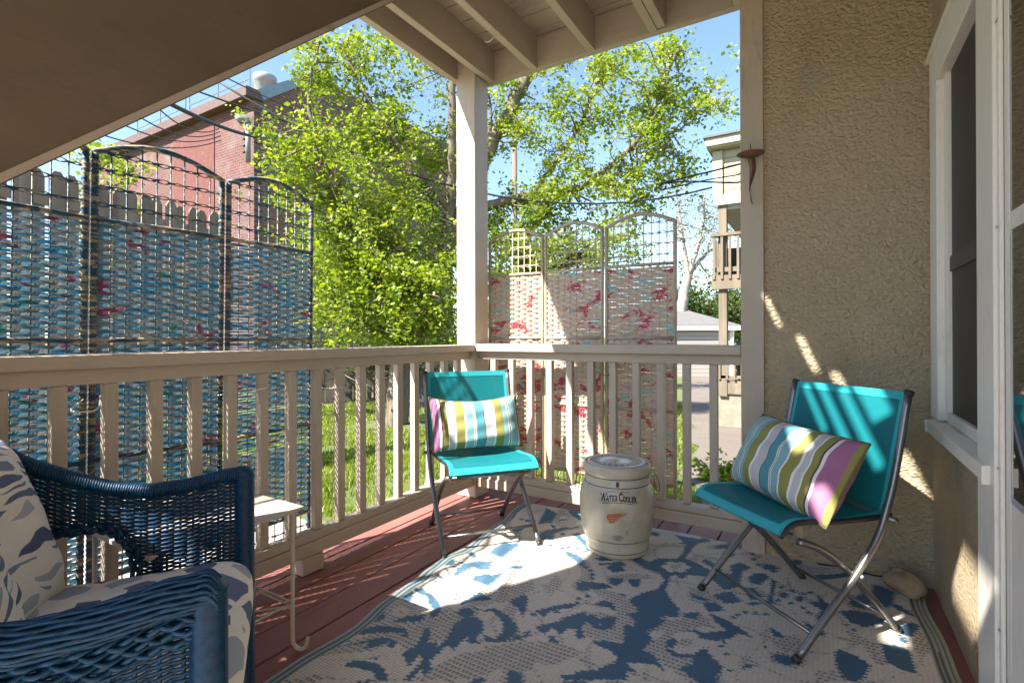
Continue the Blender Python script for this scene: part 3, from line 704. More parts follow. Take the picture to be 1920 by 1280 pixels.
b.build('pressed_pattern', M['lidcut'], lid, smooth=True, local=True)
# writing wrapped round the body
FACE = math.atan2(-CY, -CX) + math.radians(1.5)     # towards the camera
def wrap_pt(sx, sz, off=.0009):   # sx metres along the surface (right positive), sz height
    r_ = crock_r(sz); a = FACE + sx/.16; return ((r_+off)*math.cos(a), (r_+off)*math.sin(a), sz)
def text_mesh(s, size, fnmap, name, m, ext=0):
    cu = bpy.data.curves.new(name, 'FONT'); cu.body = s; cu.size = size; cu.align_x = 'CENTER'; cu.fill_mode = 'FRONT'; cu.offset = ext
    cu.resolution_u = 3; ob = bpy.data.objects.new(name, cu); col.objects.link(ob)
    dg = bpy.context.evaluated_depsgraph_get(); me = bpy.data.meshes.new_from_object(ob.evaluated_get(dg))
    vs = [fnmap(v_.co.x, v_.co.y) for v_ in me.vertices]; fs = [tuple(p.vertices) for p in me.polygons]
    bpy.data.objects.remove(ob); bpy.data.meshes.remove(me)
    b_ = MB(); b_.add(vs, fs); return b_
def arch(x, y): return wrap_pt(x*1.28, .262 + y*1.2 - 2.6*x*x)
text_mesh('8', .028, lambda x, y: wrap_pt(x, .316+y, .0012), 'numeral', M['crockblue'], .0022).build('numeral', M['crockblue'], t, local=True)
b = MB()
xs = -.056
for chs, sz in (('W',.040),('A',.027),('T',.027),('E',.027),('R',.027),(' ',.008),('C',.040),('O',.025),('O',.025),('L',.025),('E',.027),('R',.030)):
    wdt = {'W':.0175,'A':.0105,'T':.009,'E':.009,'R':.010,' ':.003,'C':.0145,'O':.0095,'L':.008}[chs]
    if chs != ' ':
        tb = text_mesh(chs, sz, (lambda xc: lambda x, y: arch(xc+x*.50, y*.95))(xs+wdt/2), 'lt', M['crockblue'], .0016); b.add(tb.v, tb.f)
    xs += wdt
b.grid(lambda u, v_: wrap_pt(-.066+.13*u, .254+.0026*v_-1.7*(-.066+.13*u)**2), 24, 1)
b.grid(lambda u, v_: wrap_pt(-.046+.042*u, .2975+.002*v_-1.7*(-.046+.042*u)**2), 10, 1); b.grid(lambda u, v_: wrap_pt(.012+.040*u, .2975+.002*v_-1.7*(.012+.04*u)**2), 10, 1)
b.build('lettering', M['crockblue'], t, local=True)
# wing mark
b = MB()
def blot(cx_, cy_, rx, ry, an):
    ca_, sa_ = math.cos(an), math.sin(an); n_ = 10
    pts = [(cx_+rx*math.cos(6.2832*i/n_)*ca_-ry*math.sin(6.2832*i/n_)*sa_, cy_+rx*math.cos(6.2832*i/n_)*sa_+ry*math.sin(6.2832*i/n_)*ca_) for i in range(n_)]
    b.add([wrap_pt(x_, y_) for x_, y_ in pts], [tuple(range(n_))])
for row_, (n_, y0_, x0_, dx_) in enumerate(((6,.204,-.036,.0085),(7,.197,-.040,.0085),(7,.190,-.040,.0082),(6,.183,-.038,.0078),(5,.176,-.035,.0072),(3,.170,-.030,.007))):
    for q in range(n_): blot(x0_+dx_*q, y0_+.0012*q*(1 if row_ < 2 else 1.4), .0058, .0026, .45+.12*(q%2))
blot(.022,.207,.014,.0016,.55); blot(.028,.205,.016,.0016,.6); blot(.014,.211,.010,.0015,.5); blot(-.041,.193,.004,.009,0)
b.build('wing_mark', M['crockred'], t, local=True)
# oval stamp and chip
b = MB()
for rr_ in (1,.9):
    b.grid(lambda u, v_: wrap_pt(.0+(.0235*rr_-.0009*v_)*math.cos(6.2832*u), .105+(.0115*rr_-.0009*v_)*math.sin(6.2832*u)), 36, 1)
for i, (y0_, L_) in enumerate(((.110,.011),(.105,.016),(.100,.012))):
    for q in range(5): b.grid(lambda u, v_: wrap_pt(-L_+L_*2*(q+.15+.65*u)/5, y0_+(v_-.5)*.0025), 1, 1)
b.build('oval_stamp', M['crockblue'], t, local=True)
b = MB(); b.grid(lambda u, v_: wrap_pt(.0365+.0018*u, .118+.022*v_), 1, 3); b.build('crack', M['crockblue'], t, local=True)
b = MB()
for q in range(3): b.grid(lambda u, v_: wrap_pt(-.002+.006*q+.0015*u+.001*v_, .042+.008*v_), 1, 2)
b.build('small_mark', M['crockred'], t, local=True)
for sgn in (-1, 1):
    a = FACE + sgn*R(84); cx_, sy_ = math.cos(a), math.sin(a); tx, ty = -sy_, cx_
    def q(r_, tt, z): return (cx_*r_+tx*tt, sy_*r_+ty*tt, z)
    MB().tube(spline([q(.142,-.012,.352),q(.158,-.006,.356),q(.158,.006,.356),q(.142,.012,.352)],4), .006, 6).build('ear', M['crock'], t, smooth=True, local=True)
    MB().tube(spline([q(.158,.0,.358),q(.172,.004,.335),q(.185,.010,.30),q(.184,.012,.27),q(.172,.008,.27),q(.166,.0,.30),q(.161,-.002,.345)],5), .0018, 5).build('wire_handle', M['rust'], t, smooth=True, local=True)

# ------------------------------------------------------------------ rug
P_F, P_CY, P_ = 957.374, 628.584, CAMH
vv, rr3, uu = fv, r2, u2
# outlines measured on the rug, in metres (converted once from traced marks through the floor plane)
def floor_xy(x, y):
    d = vv*P_F + rr3*(x-960) - uu*(y-P_CY); t_ = -P_/d.z; return (d.x*t_, d.y*t_)
def T(crop, pts):
    ox, oy, s = {1:(500,1000,3.84),2:(900,1000,3.84),3:(1300,1000,3.84),4:(900,920,6.4),5:(1200,980,6.4)}[crop]
    return [floor_xy(ox+a/s, oy+c_/s) for a, c_ in pts]
SH = []
def S_(k, crop, pts): SH.append((k, T(crop, pts)))
def E_(k, crop, cx_, cy_, rx, ry, n=14): S_(k, crop, [(cx_+rx*math.cos(6.2832*i/n), cy_+ry*math.sin(6.2832*i/n)) for i in range(n)])
def FL(crop, cx_, cy_, rx, ry, pet=6):
    S_('C', crop, [(cx_+rx*(.74+.26*abs(math.cos(pet*a/2)))*math.cos(a), cy_+ry*(.74+.26*abs(math.cos(pet*a/2)))*math.sin(a)) for a in [6.2832*i/72 for i in range(72)]])
    E_('G', crop, cx_, cy_, rx*.36, ry*.36)
S_('G',1,[(600,740),(830,580),(940,470),(1050,520),(1230,590),(1320,560),(1560,700),(1420,770),(1180,800),(1000,850),(880,760),(760,740)])
E_('C',1,965,570,62,34)
S_('B',1,[(770,650),(800,600),(850,570),(845,620),(800,650)])
S_('B',1,[(900,650),(960,625),(1050,620),(1140,600),(1130,630),(1060,655),(960,660)])
S_('B',1,[(1040,410),(1120,400),(1250,510),(1260,590),(1210,630),(1170,600),(1200,560),(1150,480),(1090,430)])
S_('B',1,[(620,750),(700,700),(800,680),(920,685),(1000,700),(1025,740),(1000,770),(960,760),(980,730),(900,720),(800,730),(700,745)])
S_('C',1,[(180,990),(330,860),(520,780),(740,740),(870,770),(850,820),(700,880),(600,950),(560,990),(300,1075),(120,1075)])
S_('G',1,[(310,930),(450,860),(600,820),(740,800),(700,840),(560,870),(430,900)])
S_('B',1,[(850,830),(920,790),(940,820),(900,845)])
S_('B',1,[(1130,700),(1170,690),(1175,760),(1150,840),(1020,980),(1000,930),(975,870),(1060,830),(1110,770)])
S_('B',1,[(980,1075),(1150,900),(1220,840),(1300,760),(1350,670),(1430,620),(1510,615),(1560,650),(1560,720),(1500,770),(1440,760),(1400,800),(1340,860),(1300,820),(1240,880),(1100,1000),(1040,1075)])
S_('C',1,[(1010,1000),(1170,850),(1180,860),(1020,1010)])
S_('B',1,[(1380,550),(1540,560),(1640,560),(1740,600),(1810,680),(1800,730),(1730,790),(1640,800),(1570,790),(1560,740),(1640,770),(1700,720),(1700,650),(1640,590),(1540,565)])
S_('B',1,[(1600,470),(1740,460),(1840,430),(1885,480),(1870,560),(1840,620),(1820,560),(1740,500)])
S_('B',1,[(1740,800),(1800,740),(1850,760),(1860,720),(1900,700),(1890,750)])
S_('G',1,[(1080,1075),(1250,950),(1420,880),(1560,860),(1640,810),(1760,830),(1920,790),(1920,1000),(1800,1000),(1700,960),(1600,1030),(1480,1060)])
S_('B',1,[(540,970),(640,930),(780,940),(850,990),(880,1075),(800,1075),(760,1010),(680,990)])
S_('G',1,[(200,1075),(350,1040),(500,1060),(620,1075)])
S_('G',1,[(1400,520),(1700,330),(1920,230),(1920,420),(1700,520),(1560,545)])
S_('B',1,[(1600,150),(1700,70),(1800,80),(1820,110),(1760,130),(1690,180)])
S_('B',1,[(1370,270),(1420,220),(1540,200),(1640,220),(1600,270),(1500,260),(1440,280),(1340,320)])
S_('B',1,[(1500,310),(1620,320),(1740,270),(1870,220),(1840,260),(1700,310),(1600,380),(1480,350)])
S_('B',1,[(1400,500),(1540,440),(1640,480),(1500,500),(1400,530)])
for a_ in range(5): S_('B',1,[(1160+55*a_,345-34*a_),(1180+55*a_,340-34*a_),(1240+50*a_,378-36*a_),(1230+50*a_,380-36*a_)])
S_('B',2,[(1080,480),(1160,440),(1280,410),(1340,330),(1380,300),(1360,360),(1340,420),(1380,500),(1440,560),(1430,620),(1330,610),(1340,700),(1210,720),(1250,790),(1170,850),(1260,900),(1340,1020),(1260,960),(1100,950),(1060,960),(1060,1075),(600,1075),(580,1030),(640,1040),(720,1010),(840,1000),(960,950),(990,920),(960,880),(880,830),(800,800),(830,790),(930,790),(1030,810),(1040,700),(1030,660),(1100,680),(1120,640),(1060,590),(1140,570),(1060,520)])
S_('B',2,[(820,190),(900,180),(960,210),(860,210)])
S_('B',2,[(1180,230),(1280,190),(1420,190),(1460,150),(1480,90),(1400,20),(1560,50),(1600,60),(1520,130),(1480,190),(1560,220),(1700,300),(1860,330),(1860,400),(1760,420),(1660,330),(1560,310),(1400,310),(1320,340),(1280,280)])
FL(2,1410,250,105,42)
S_('B',2,[(900,250),(1000,230),(1050,280),(960,295)]); S_('B',2,[(930,330),(1020,320),(1045,350),(980,390),(930,370)])
S_('B',2,[(670,365),(800,360),(900,370),(960,400),(860,415),(760,400)]); S_('B',2,[(950,430),(1060,450),(1040,475),(970,460)])
S_('G',2,[(760,400),(900,420),(1000,440),(1080,500),(1140,560),(1060,590),(1120,640),(1110,680),(1040,660),(1030,800),(930,780),(800,780),(740,720),(760,650),(860,690),(960,690),(990,620),(960,540),(900,500),(880,460)])
S_('B',2,[(820,520),(880,490),(950,510),(985,570),(900,545)]); S_('B',2,[(780,640),(860,670),(970,655),(960,700),(880,710),(810,690)])
FL(2,870,600,112,66)
S_('B',2,[(600,620),(760,570),(770,650),(730,700),(760,770),(690,770),(690,700),(640,700),(580,740),(520,690),(460,740),(390,680),(500,660),(580,640)])
S_('G',2,[(460,400),(560,310),(600,370),(560,420),(500,470)]); S_('G',2,[(880,320),(1060,300),(1240,310),(1220,340),(1060,340),(960,330)])
S_('G',2,[(0,880),(100,820),(300,790),(520,790),(640,830),(750,880),(640,910),(520,970),(400,940),(260,1010),(100,990),(0,1030)])
S_('G',2,[(1170,850),(1240,790),(1300,760),(1330,700),(1210,710),(1300,680),(1330,650),(1300,620),(1440,640),(1440,590),(1600,600),(1700,700),(1600,690),(1480,720),(1380,770),(1330,840),(1400,900),(1530,900),(1530,950),(1400,990),(1300,950),(1240,880)])
S_('B',2,[(1480,720),(1560,710),(1640,760),(1560,740)]); S_('B',2,[(1330,820),(1420,880),(1560,890),(1520,915),(1400,900),(1340,860)])
FL(2,1480,800,142,80)
S_('B',2,[(1650,590),(1760,630),(1880,700),(1920,750),(1800,730),(1700,660)]); S_('B',2,[(1600,510),(1700,520),(1740,570),(1640,580)]); S_('B',2,[(1680,450),(1800,430),(1880,500),(1790,520)])
S_('B',2,[(1460,590),(1580,580),(1560,640),(1480,620)]); S_('C',2,[(1060,950),(1200,980),(1320,1050),(1340,1075),(1080,1075)])
S_('G',2,[(1470,380),(1540,400),(1700,470),(1660,490),(1540,450)]); S_('G',2,[(1580,175),(1700,180),(1760,210),(1640,205)])
for q in ((725,232),(762,255),(800,278),(808,307),(810,335),(775,463),(715,483),(650,527),(703,513),(383,595),(465,598),(553,578),(1720,750),(1760,800),(1738,830),(1770,885),(1855,600),(1825,620),(1905,580),(1805,1003)): E_('B',2,q[0],q[1],21,12,10)
for pl in ([(1020,860),(1060,850),(1180,900),(1280,970),(1220,1075),(1100,1075),(1030,980)],[(1350,810),(1460,820),(1560,860),(1600,1000),(1620,1040),(1500,1000),(1380,940)],
    [(1440,690),(1560,650),(1640,680),(1580,760),(1500,740)],[(1050,570),(1160,560),(1300,590),(1400,650),(1230,690),(1120,640)],[(1280,380),(1360,390),(1450,440),(1440,520),(1380,550),(1310,470)],
    [(880,430),(940,500),(1010,530),(960,600),(880,640),(920,560),(820,510),(900,500)],[(120,590),(230,640),(360,710),(440,770),(300,720),(180,670)],[(70,510),(170,510),(230,570),(130,580)],
    [(390,330),(440,300),(520,300),(550,330),(480,385),(410,370)],[(360,410),(430,400),(500,470),(420,500)],[(560,340),(600,360),(570,520),(520,520),(550,450)],
    [(0,240),(130,300),(280,300),(260,240),(340,220),(420,260),(350,290),(340,380),(240,330)],[(210,150),(260,110),(300,130),(280,180),(220,190)],[(140,460),(280,430),(340,510),(240,520)],
    [(0,880),(80,840),(160,930),(220,980),(150,1075),(0,1075)],[(0,710),(70,730),(140,760),(60,780)]): S_('B',3,pl)
for q in ((187,750),(220,800),(200,830),(235,885),(270,1003),(630,403),(715,430),(800,447),(843,438),(613,497),(703,518),(790,550),(832,585),(320,600),(375,580),(448,590),(290,620),(525,595),(1095,670),(1155,708),(425,155),(435,195),(470,235),(523,262),(580,285),(1490,540),(1572,572)): E_('B',3,q[0],q[1],22,11,10)
E_('B',3,650,460,38,22); E_('B',3,765,485,38,20)
for pl in ([(560,770),(740,740),(860,860),(660,870),(600,830)],[(1050,700),(1180,740),(1330,820),(1380,960),(1300,920),(1200,800)],[(780,240),(980,260),(1000,300),(850,300)],[(1560,780),(1740,700),(1760,840),(1640,880)],[(870,1000),(1030,1000),(1040,1075),(870,1075)]): S_('G',3,pl)
for pl in ([(800,220),(930,290),(860,420),(690,410)],[(1080,230),(1180,240),(1290,400),(1160,360),(1060,270)],[(360,480),(480,430),(540,490),(420,520)],[(670,540),(800,500),(900,540),(880,600),(700,620)]): S_('B',4,pl)
S_('G',4,[(860,400),(960,230),(1200,370),(1120,460),(960,440)]); S_('C',4,[(930,360),(1010,310),(1060,350),(990,400)])
for q in ((500,360),(570,378),(640,375),(905,475),(935,500),(990,535),(845,660),(1180,585),(1275,615),(990,705),(1060,690),(1170,705),(1265,740),(880,440)): E_('B',4,q[0],q[1],34,13,10)

RX0, RX1, RY0, RY1 = -1.46, .345, -.9, 2.56
def rug_left(y): return -1.315-.082*max(0,(y-.9)) + .012*math.sin(y*7)+.008*math.sin(y*17+1)
st = .0045; nx = int((RX1-RX0)/st)+1; ny = int((RY1-.60)/st)+1; ny2 = 60
ys = np.concatenate([np.linspace(RY0, .60, ny2, endpoint=False), np.linspace(.60, RY1, ny)])
xs_ = np.linspace(0, 1, nx)
XX = np.zeros((len(ys), nx)); YY = np.repeat(ys[:,None], nx, 1)
L_edge = np.array([rug_left(max(y,.3)) for y in ys]); R_edge = .328+.012*np.sin(ys*5)+.006*np.sin(ys*13)
XX = L_edge[:,None]+(R_edge-L_edge)[:,None]*xs_[None,:]
tp_ = np.clip((ys-2.3)/.26, 0, 1); YY = YY - (tp_*.055)[:,None]*(xs_[None,:]**1.0) + .006*np.sin(XX*9)*tp_[:,None]
# wrinkles near the left border and by the corner chair
dist = XX-L_edge[:,None]
ZZ = .006 + .0015*np.sin(XX*40+YY*9)*0
wr = np.exp(-((dist-.18)/.16)**2)*np.clip((YY-1.0)*2,0,1)*np.clip((2.5-YY)*3,0,1)
ZZ = ZZ + wr*(.0065*np.sin((XX*.82-YY*.57)*55+2*np.sin(YY*6))+.0045*np.sin((XX*.9+YY*.35)*70+1))
ZZ = ZZ + np.exp(-((XX+1.06+.35*(YY-1.7))/.018)**2)*.010*np.clip((YY-1.35)*4,0,1)*np.clip((2.05-YY)*6,0,1)
ZZ = ZZ + np.exp(-(dist/.02)**2)*.004 + .0018*np.sin(XX*11+YY*3)*np.sin(YY*8)+.0018
ZZ = np.maximum(ZZ, .004)
# colours
CRM = np.array([.66,.60,.52]); BLU = np.array([.022,.115,.215]); DKW = np.array([.17,.175,.20])
jag = .0035*np.sign(np.sin(YY/.0085*math.pi))+.002*np.sin(YY*900+XX*40)
QX = XX+jag; QY = YY
lab = np.zeros(XX.shape, int)
far = YY < .95
nn_ = np.sin(XX*9+2*np.sin(YY*5))+np.sin(YY*11+2*np.cos(XX*6)); 
lab[far & (nn_ > .7)] = 1; lab[far & (nn_ < -1.1)] = 2
for kx, poly in SH:
    P = np.array(poly); x0, y0_ = P.min(0)-.01; x1, y1_ = P.max(0)+.01
    sel = (QX > x0)&(QX < x1)&(QY > y0_)&(QY < y1_); qx = QX[sel]; qy = QY[sel]; ins = np.zeros(len(qx), bool)
    for (ax_, ay_), (bx_, by_) in zip(P, np.roll(P, -1, 0)):
        if ay_ == by_: continue
        c1_ = (ay_ > qy) != (by_ > qy); ins ^= c1_ & (qx < (bx_-ax_)*(qy-ay_)/(by_-ay_)+ax_)
    ii = np.where(sel); lab[ii[0][ins], ii[1][ins]] = {'C':0,'B':1,'G':2}[kx]
fld = np.sin(QX*15+3*np.sin(QY*9+.4))+np.sin(QY*13+2.6*np.cos(QX*10)); fl2 = np.sin(QX*31+2.5*np.sin(QY*17))+np.sin(QY*29+2*np.cos(QX*21))
free = lab == 0
lab[free & (np.abs(fld) < .075)] = 2; lab[free & (fl2 > 1.45) & (fld > .2)] = 1; lab[free & (fld < -1.35)] = 2; lab[free & (fld < -1.72)] = 1
row = np.floor(YY/.0090).astype(int); colm = np.floor(XX/.0135+.5*(row%2)).astype(int)
COL = np.empty(XX.shape+(3,)); COL[:] = CRM
COL[lab == 1] = BLU
gm = (lab == 2); chk = (np.floor(YY/.009).astype(int) % 2 == 0) & ((XX/.0135+.5*(row//2 % 2)) % 1 < .62)
COL[gm] = CRM*.86; COL[gm & chk] = DKW
dir_ = 1+.10*np.sin(XX*5.1+YY*3.3)*np.sin(YY*4.7)+.06*rng.standard_normal(XX.shape)
COL *= dir_[...,None]
BD = dist; stripe = ((BD > .010)&(BD < .018))|((BD > .026)&(BD < .036)); COL[stripe] = np.array([.04,.10,.15])
COL[(BD < .040)&~stripe] = np.array([.33,.38,.37])
RB = R_edge[:,None]-XX; stripe = ((RB > .010)&(RB < .016))|((RB > .024)&(RB < .030))|((RB > .038)&(RB < .045)); COL[RB < .05] = np.array([.42,.40,.32]); COL[stripe] = np.array([.05,.09,.09])
me = bpy.data.meshes.new('rug'); H_, W_ = XX.shape
vsn = np.stack([XX,YY,ZZ],-1).reshape(-1,3); idx = np.arange(H_*W_).reshape(H_,W_)
fq = np.stack([idx[:-1,:-1],idx[:-1,1:],idx[1:,1:],idx[1:,:-1]],-1).reshape(-1,4)
me.vertices.add(len(vsn)); me.vertices.foreach_set('co', vsn.ravel()); me.loops.add(fq.size); me.loops.foreach_set('vertex_index', fq.ravel())
me.polygons.add(len(fq)); me.polygons.foreach_set('loop_start', np.arange(0,fq.size,4)); me.polygons.foreach_set('loop_total', np.full(len(fq),4)); me.update()
me.polygons.foreach_set('use_smooth', [True]*len(fq))
ca = me.color_attributes.new('dye', 'FLOAT_COLOR', 'POINT'); ca.data.foreach_set('color', np.concatenate([COL.reshape(-1,3), np.ones((len(vsn),1))],1).ravel())
N = NM('woven_rug'); at = N.n('ShaderNodeAttribute'); at.attribute_name = 'dye'
wv = N.n('ShaderNodeTexWave'); wv.bands_direction = 'Y'; wv.inputs['Scale'].default_value = 36; wv.inputs['Distortion'].default_value = .6; N.l(N.vec(), wv.inputs['Vector'])
wx = N.n('ShaderNodeTexWave'); wx.bands_direction = 'X'; wx.inputs['Scale'].default_value = 24; N.l(N.vec(), wx.inputs['Vector'])
hh_ = N.math('MULTIPLY', wv.outputs['Fac'], N.math('ADD', N.math('MULTIPLY', wx.outputs['Fac'], .5), .6))
c = N.mix(at.outputs['Color'], (.13,.12,.11), N.math('MULTIPLY', N.math('SUBTRACT', 1.0, hh_), .38))
N.color(c).set(Roughness=.6); N.bump(hh_, .5, .003); me.materials.append(N.m)
ro = bpy.data.objects.new('rug', me); col.objects.link(ro)
tag(ro, 'large blue, cream and grey floral woven outdoor rug covering the deck', 'rug')

# leaf litter on the rug and deck
spots = [(-.60,1.63),(-.72,1.44),(-.56,1.80),(-.15,1.72),(-.10,1.74),(-.30,1.47),(.02,2.06),(.20,2.02),(-.95,1.95),(-1.0,1.9),(-1.12,1.20),(-.62,2.32),(-.30,2.12),(-1.42,1.6),(-1.50,2.12),(-.43,1.33)]
for i, (x, y) in enumerate(spots):
    a = rng.uniform(0,6.28); s = rng.uniform(.006,.011); b = MB(); c0, s0_ = math.cos(a), math.sin(a)
    q = [(-1,0,.2),(-.2,.5,.1),(1,.1,.5),(-.1,-.5,.3)]; zb_ = .0185 if x > -1.38 else .004
    b.add([(x+(px*c0-py*s0_)*s, y+(px*s0_+py*c0)*s, zb_+pz*.006) for px, py, pz in q], [(0,1,2,3)])
    o = b.build('fallen_leaf', M['oldwood'] if i else M['leaf']); tag(o, 'tiny dry leaf scrap lying on the rug or deck', 'leaf', 'leaf scraps on the floor')

# rock in the corner
b = MB()
def rk(u, v_):
    th = 2*math.pi*u; ph = math.pi*v_; n_ = 1+.10*math.sin(3*th+1)*math.sin(ph*2)+.07*math.cos(2*th+ph*3)+.04*math.sin(5*th)*math.sin(ph*4)
    return ((.066*n_*math.sin(ph)*math.cos(th)), .048*n_*math.sin(ph)*math.sin(th), .040+.042*n_*math.cos(ph))
b.grid(rk, 40, 24); o = b.build('rock', M['rock'], smooth=True); o.location = (.255,2.372,.006); o.rotation_euler = (.05,.1,R(-25))
tag(o, 'smooth brown rock in the corner where the stucco walls meet', 'rock')
# loose cord along the wall
tag(MB().tube(spline([(-.02,2.478,.012),(.06,2.47,.02),(.12,2.478,.012),(.19,2.465,.016),(.27,2.47,.03),(.33,2.44,.02)],5), .003, 5).build('cord', M['wire'], smooth=True), 'thin black cord lying along the foot of the stucco wall', 'cord')

# ------------------------------------------------------------------ candle sconce, brackets
t = thing('candle_sconce', 'rusty iron candle sconce with a twisted leaf, on the wall post', 'sconce', (-.262, 2.44, 1.74))
MB().lathe([(0,.004),(.035,.005),(.052,.010),(.056,.013),(.052,.0125),(.035,.008),(0,.007)], 28, (-.262,2.425,1.735)).build('drip_plate', M['rust'], t, smooth=True)
MB().tube([(-.262,2.425,1.744),(-.262,2.425,1.79)], [.0035,.0015], 6).build('spike', M['rust'], t, smooth=True)
b = MB()
def lf(u, v_):
    z = 1.735-.20*v_; wv_ = (.0105*(1-v_**1.5)+.004)*(1 if v_ < .55 else (.6+.8*(1-abs((v_-.75)/.25)) if v_ < 1 else .2)); a = v_*2.2
    x = (u-.5)*2*wv_; return (-.264+x*math.cos(a)+.006*math.sin(v_*7), 2.455+x*math.sin(a)+.012*math.cos(u*6)*.5, z)
b.grid(lf, 8, 26); b.grid(lambda u, v_: (lf(u,v_)[0]+.001, lf(u,v_)[1]-.005, lf(u,v_)[2]), 8, 26)
b.build('twisted_leaf', M['rust'], t, smooth=True)
t = thing('plant_bracket', 'black iron plant hanger brackets reaching out from behind the wall post', 'bracket', (-.31, 2.66, 1.76))
YB = 2.67
b = MB().tube(spline([(-.30,YB,1.790),(-.45,YB,1.775),(-.60,YB,1.762),(-.70,YB,1.752),(-.725,YB,1.735),(-.712,YB,1.720),(-.690,YB,1.725),(-.688,YB,1.738)],5), .0045, 6)
b.build('arm', M['iron'], t, smooth=True)
MB().tube(spline([(-.70,YB+.01,1.755),(-.58,YB+.01,1.745),(-.46,YB+.01,1.722),(-.36,YB+.01,1.703),(-.325,YB+.01,1.708),(-.31,YB+.01,1.728),(-.322,YB+.01,1.745),(-.345,YB+.01,1.740)],5), .004, 6).build('arm', M['iron'], t, smooth=True)
MB().tube(spline([(-.34,YB+.02,1.742),(-.5,YB+.02,1.740),(-.66,YB+.02,1.728),(-.72,YB+.02,1.722)],5), .003, 6).build('arm', M['iron'], t, smooth=True)

# ------------------------------------------------------------------ side table
t = thing('side_table', 'small chipped white metal side table between the wicker chair and the railing', 'table', (-1.56, .8, 0))
b = MB().box(-1.745,.585,.437,-1.365,1.01,.441); b.box(-1.745,.585,.431,-1.365,.592,.4368); b.box(-1.745,1.003,.431,-1.365,1.01,.4368); b.box(-1.372,.5925,.431,-1.365,1.0025,.4368)
b.build('tabletop', M['whitemetal'], t)
for x, y in ((-1.385,.985),(-1.385,.61),(-1.725,.985),(-1.725,.61)):
    sy2 = 1 if y > .8 else -1
    b = MB().tube(spline([(x,y-.02*sy2,.430),(x,y-.004*sy2,.424),(x,y,.40),(x,y,.20),(x,y,.05),(x+.004,y+.003*sy2,.022),(x+.018,y+.012*sy2,.009),(x+.034,y+.02*sy2,.016),(x+.040,y+.024*sy2,.045)],5), .0065, 8)
    b.build('leg', M['whitemetal'], t, smooth=True)
b = MB()
for dz in (0,.012):
    b.tube([(-1.385,.985,.14+dz),(-1.725,.985,.14+dz)], .0035, 6)
b.build('cross_rod', M['whitemetal'], t, smooth=True)
MB().tube([(-1.385,.985,.15),(-1.385,.61,.15)], .0035, 6).build('cross_rod', M['whitemetal'], t, smooth=True)
MB().tube([(-1.385,.975,.143),(-1.725,.62,.143)], .0035, 6).build('cross_rod', M['whitemetal'], t, smooth=True)

# ------------------------------------------------------------------ wicker armchair
WO = (-.73,.39); WA = math.atan2(.82,.57)
wk = thing('wicker_armchair', 'glossy blue wicker armchair with patterned cushions, at the lower left', 'armchair', (WO[0],WO[1],.0), WA)
topk = [(.0,.614),(-.05,.610),(-.12,.596),(-.20,.590),(-.28,.606),(-.36,.640),(-.43,.674),(-.52,.745),(-.60,.81),(-.66,.84)]
def interp(tb, a):
    tb = sorted(tb)
    if a <= tb[0][0]: return tb[0][1]
    for (a0_,z0_),(a1_,z1_) in zip(tb, tb[1:]):
        if a0_ <= a <= a1_: return z0_+(z1_-z0_)*(a-a0_)/(a1_-a0_)
    return tb[-1][1]
def ztop(a): return interp(topk, a)
def zbot(a, far_):
    if not far_: return .10
    if a > -.222: return .10
    return interp([(-.222,.36),(-.228,.44),(-.25,.488),(-.29,.522),(-.36,.520),(-.66,.52)], a)
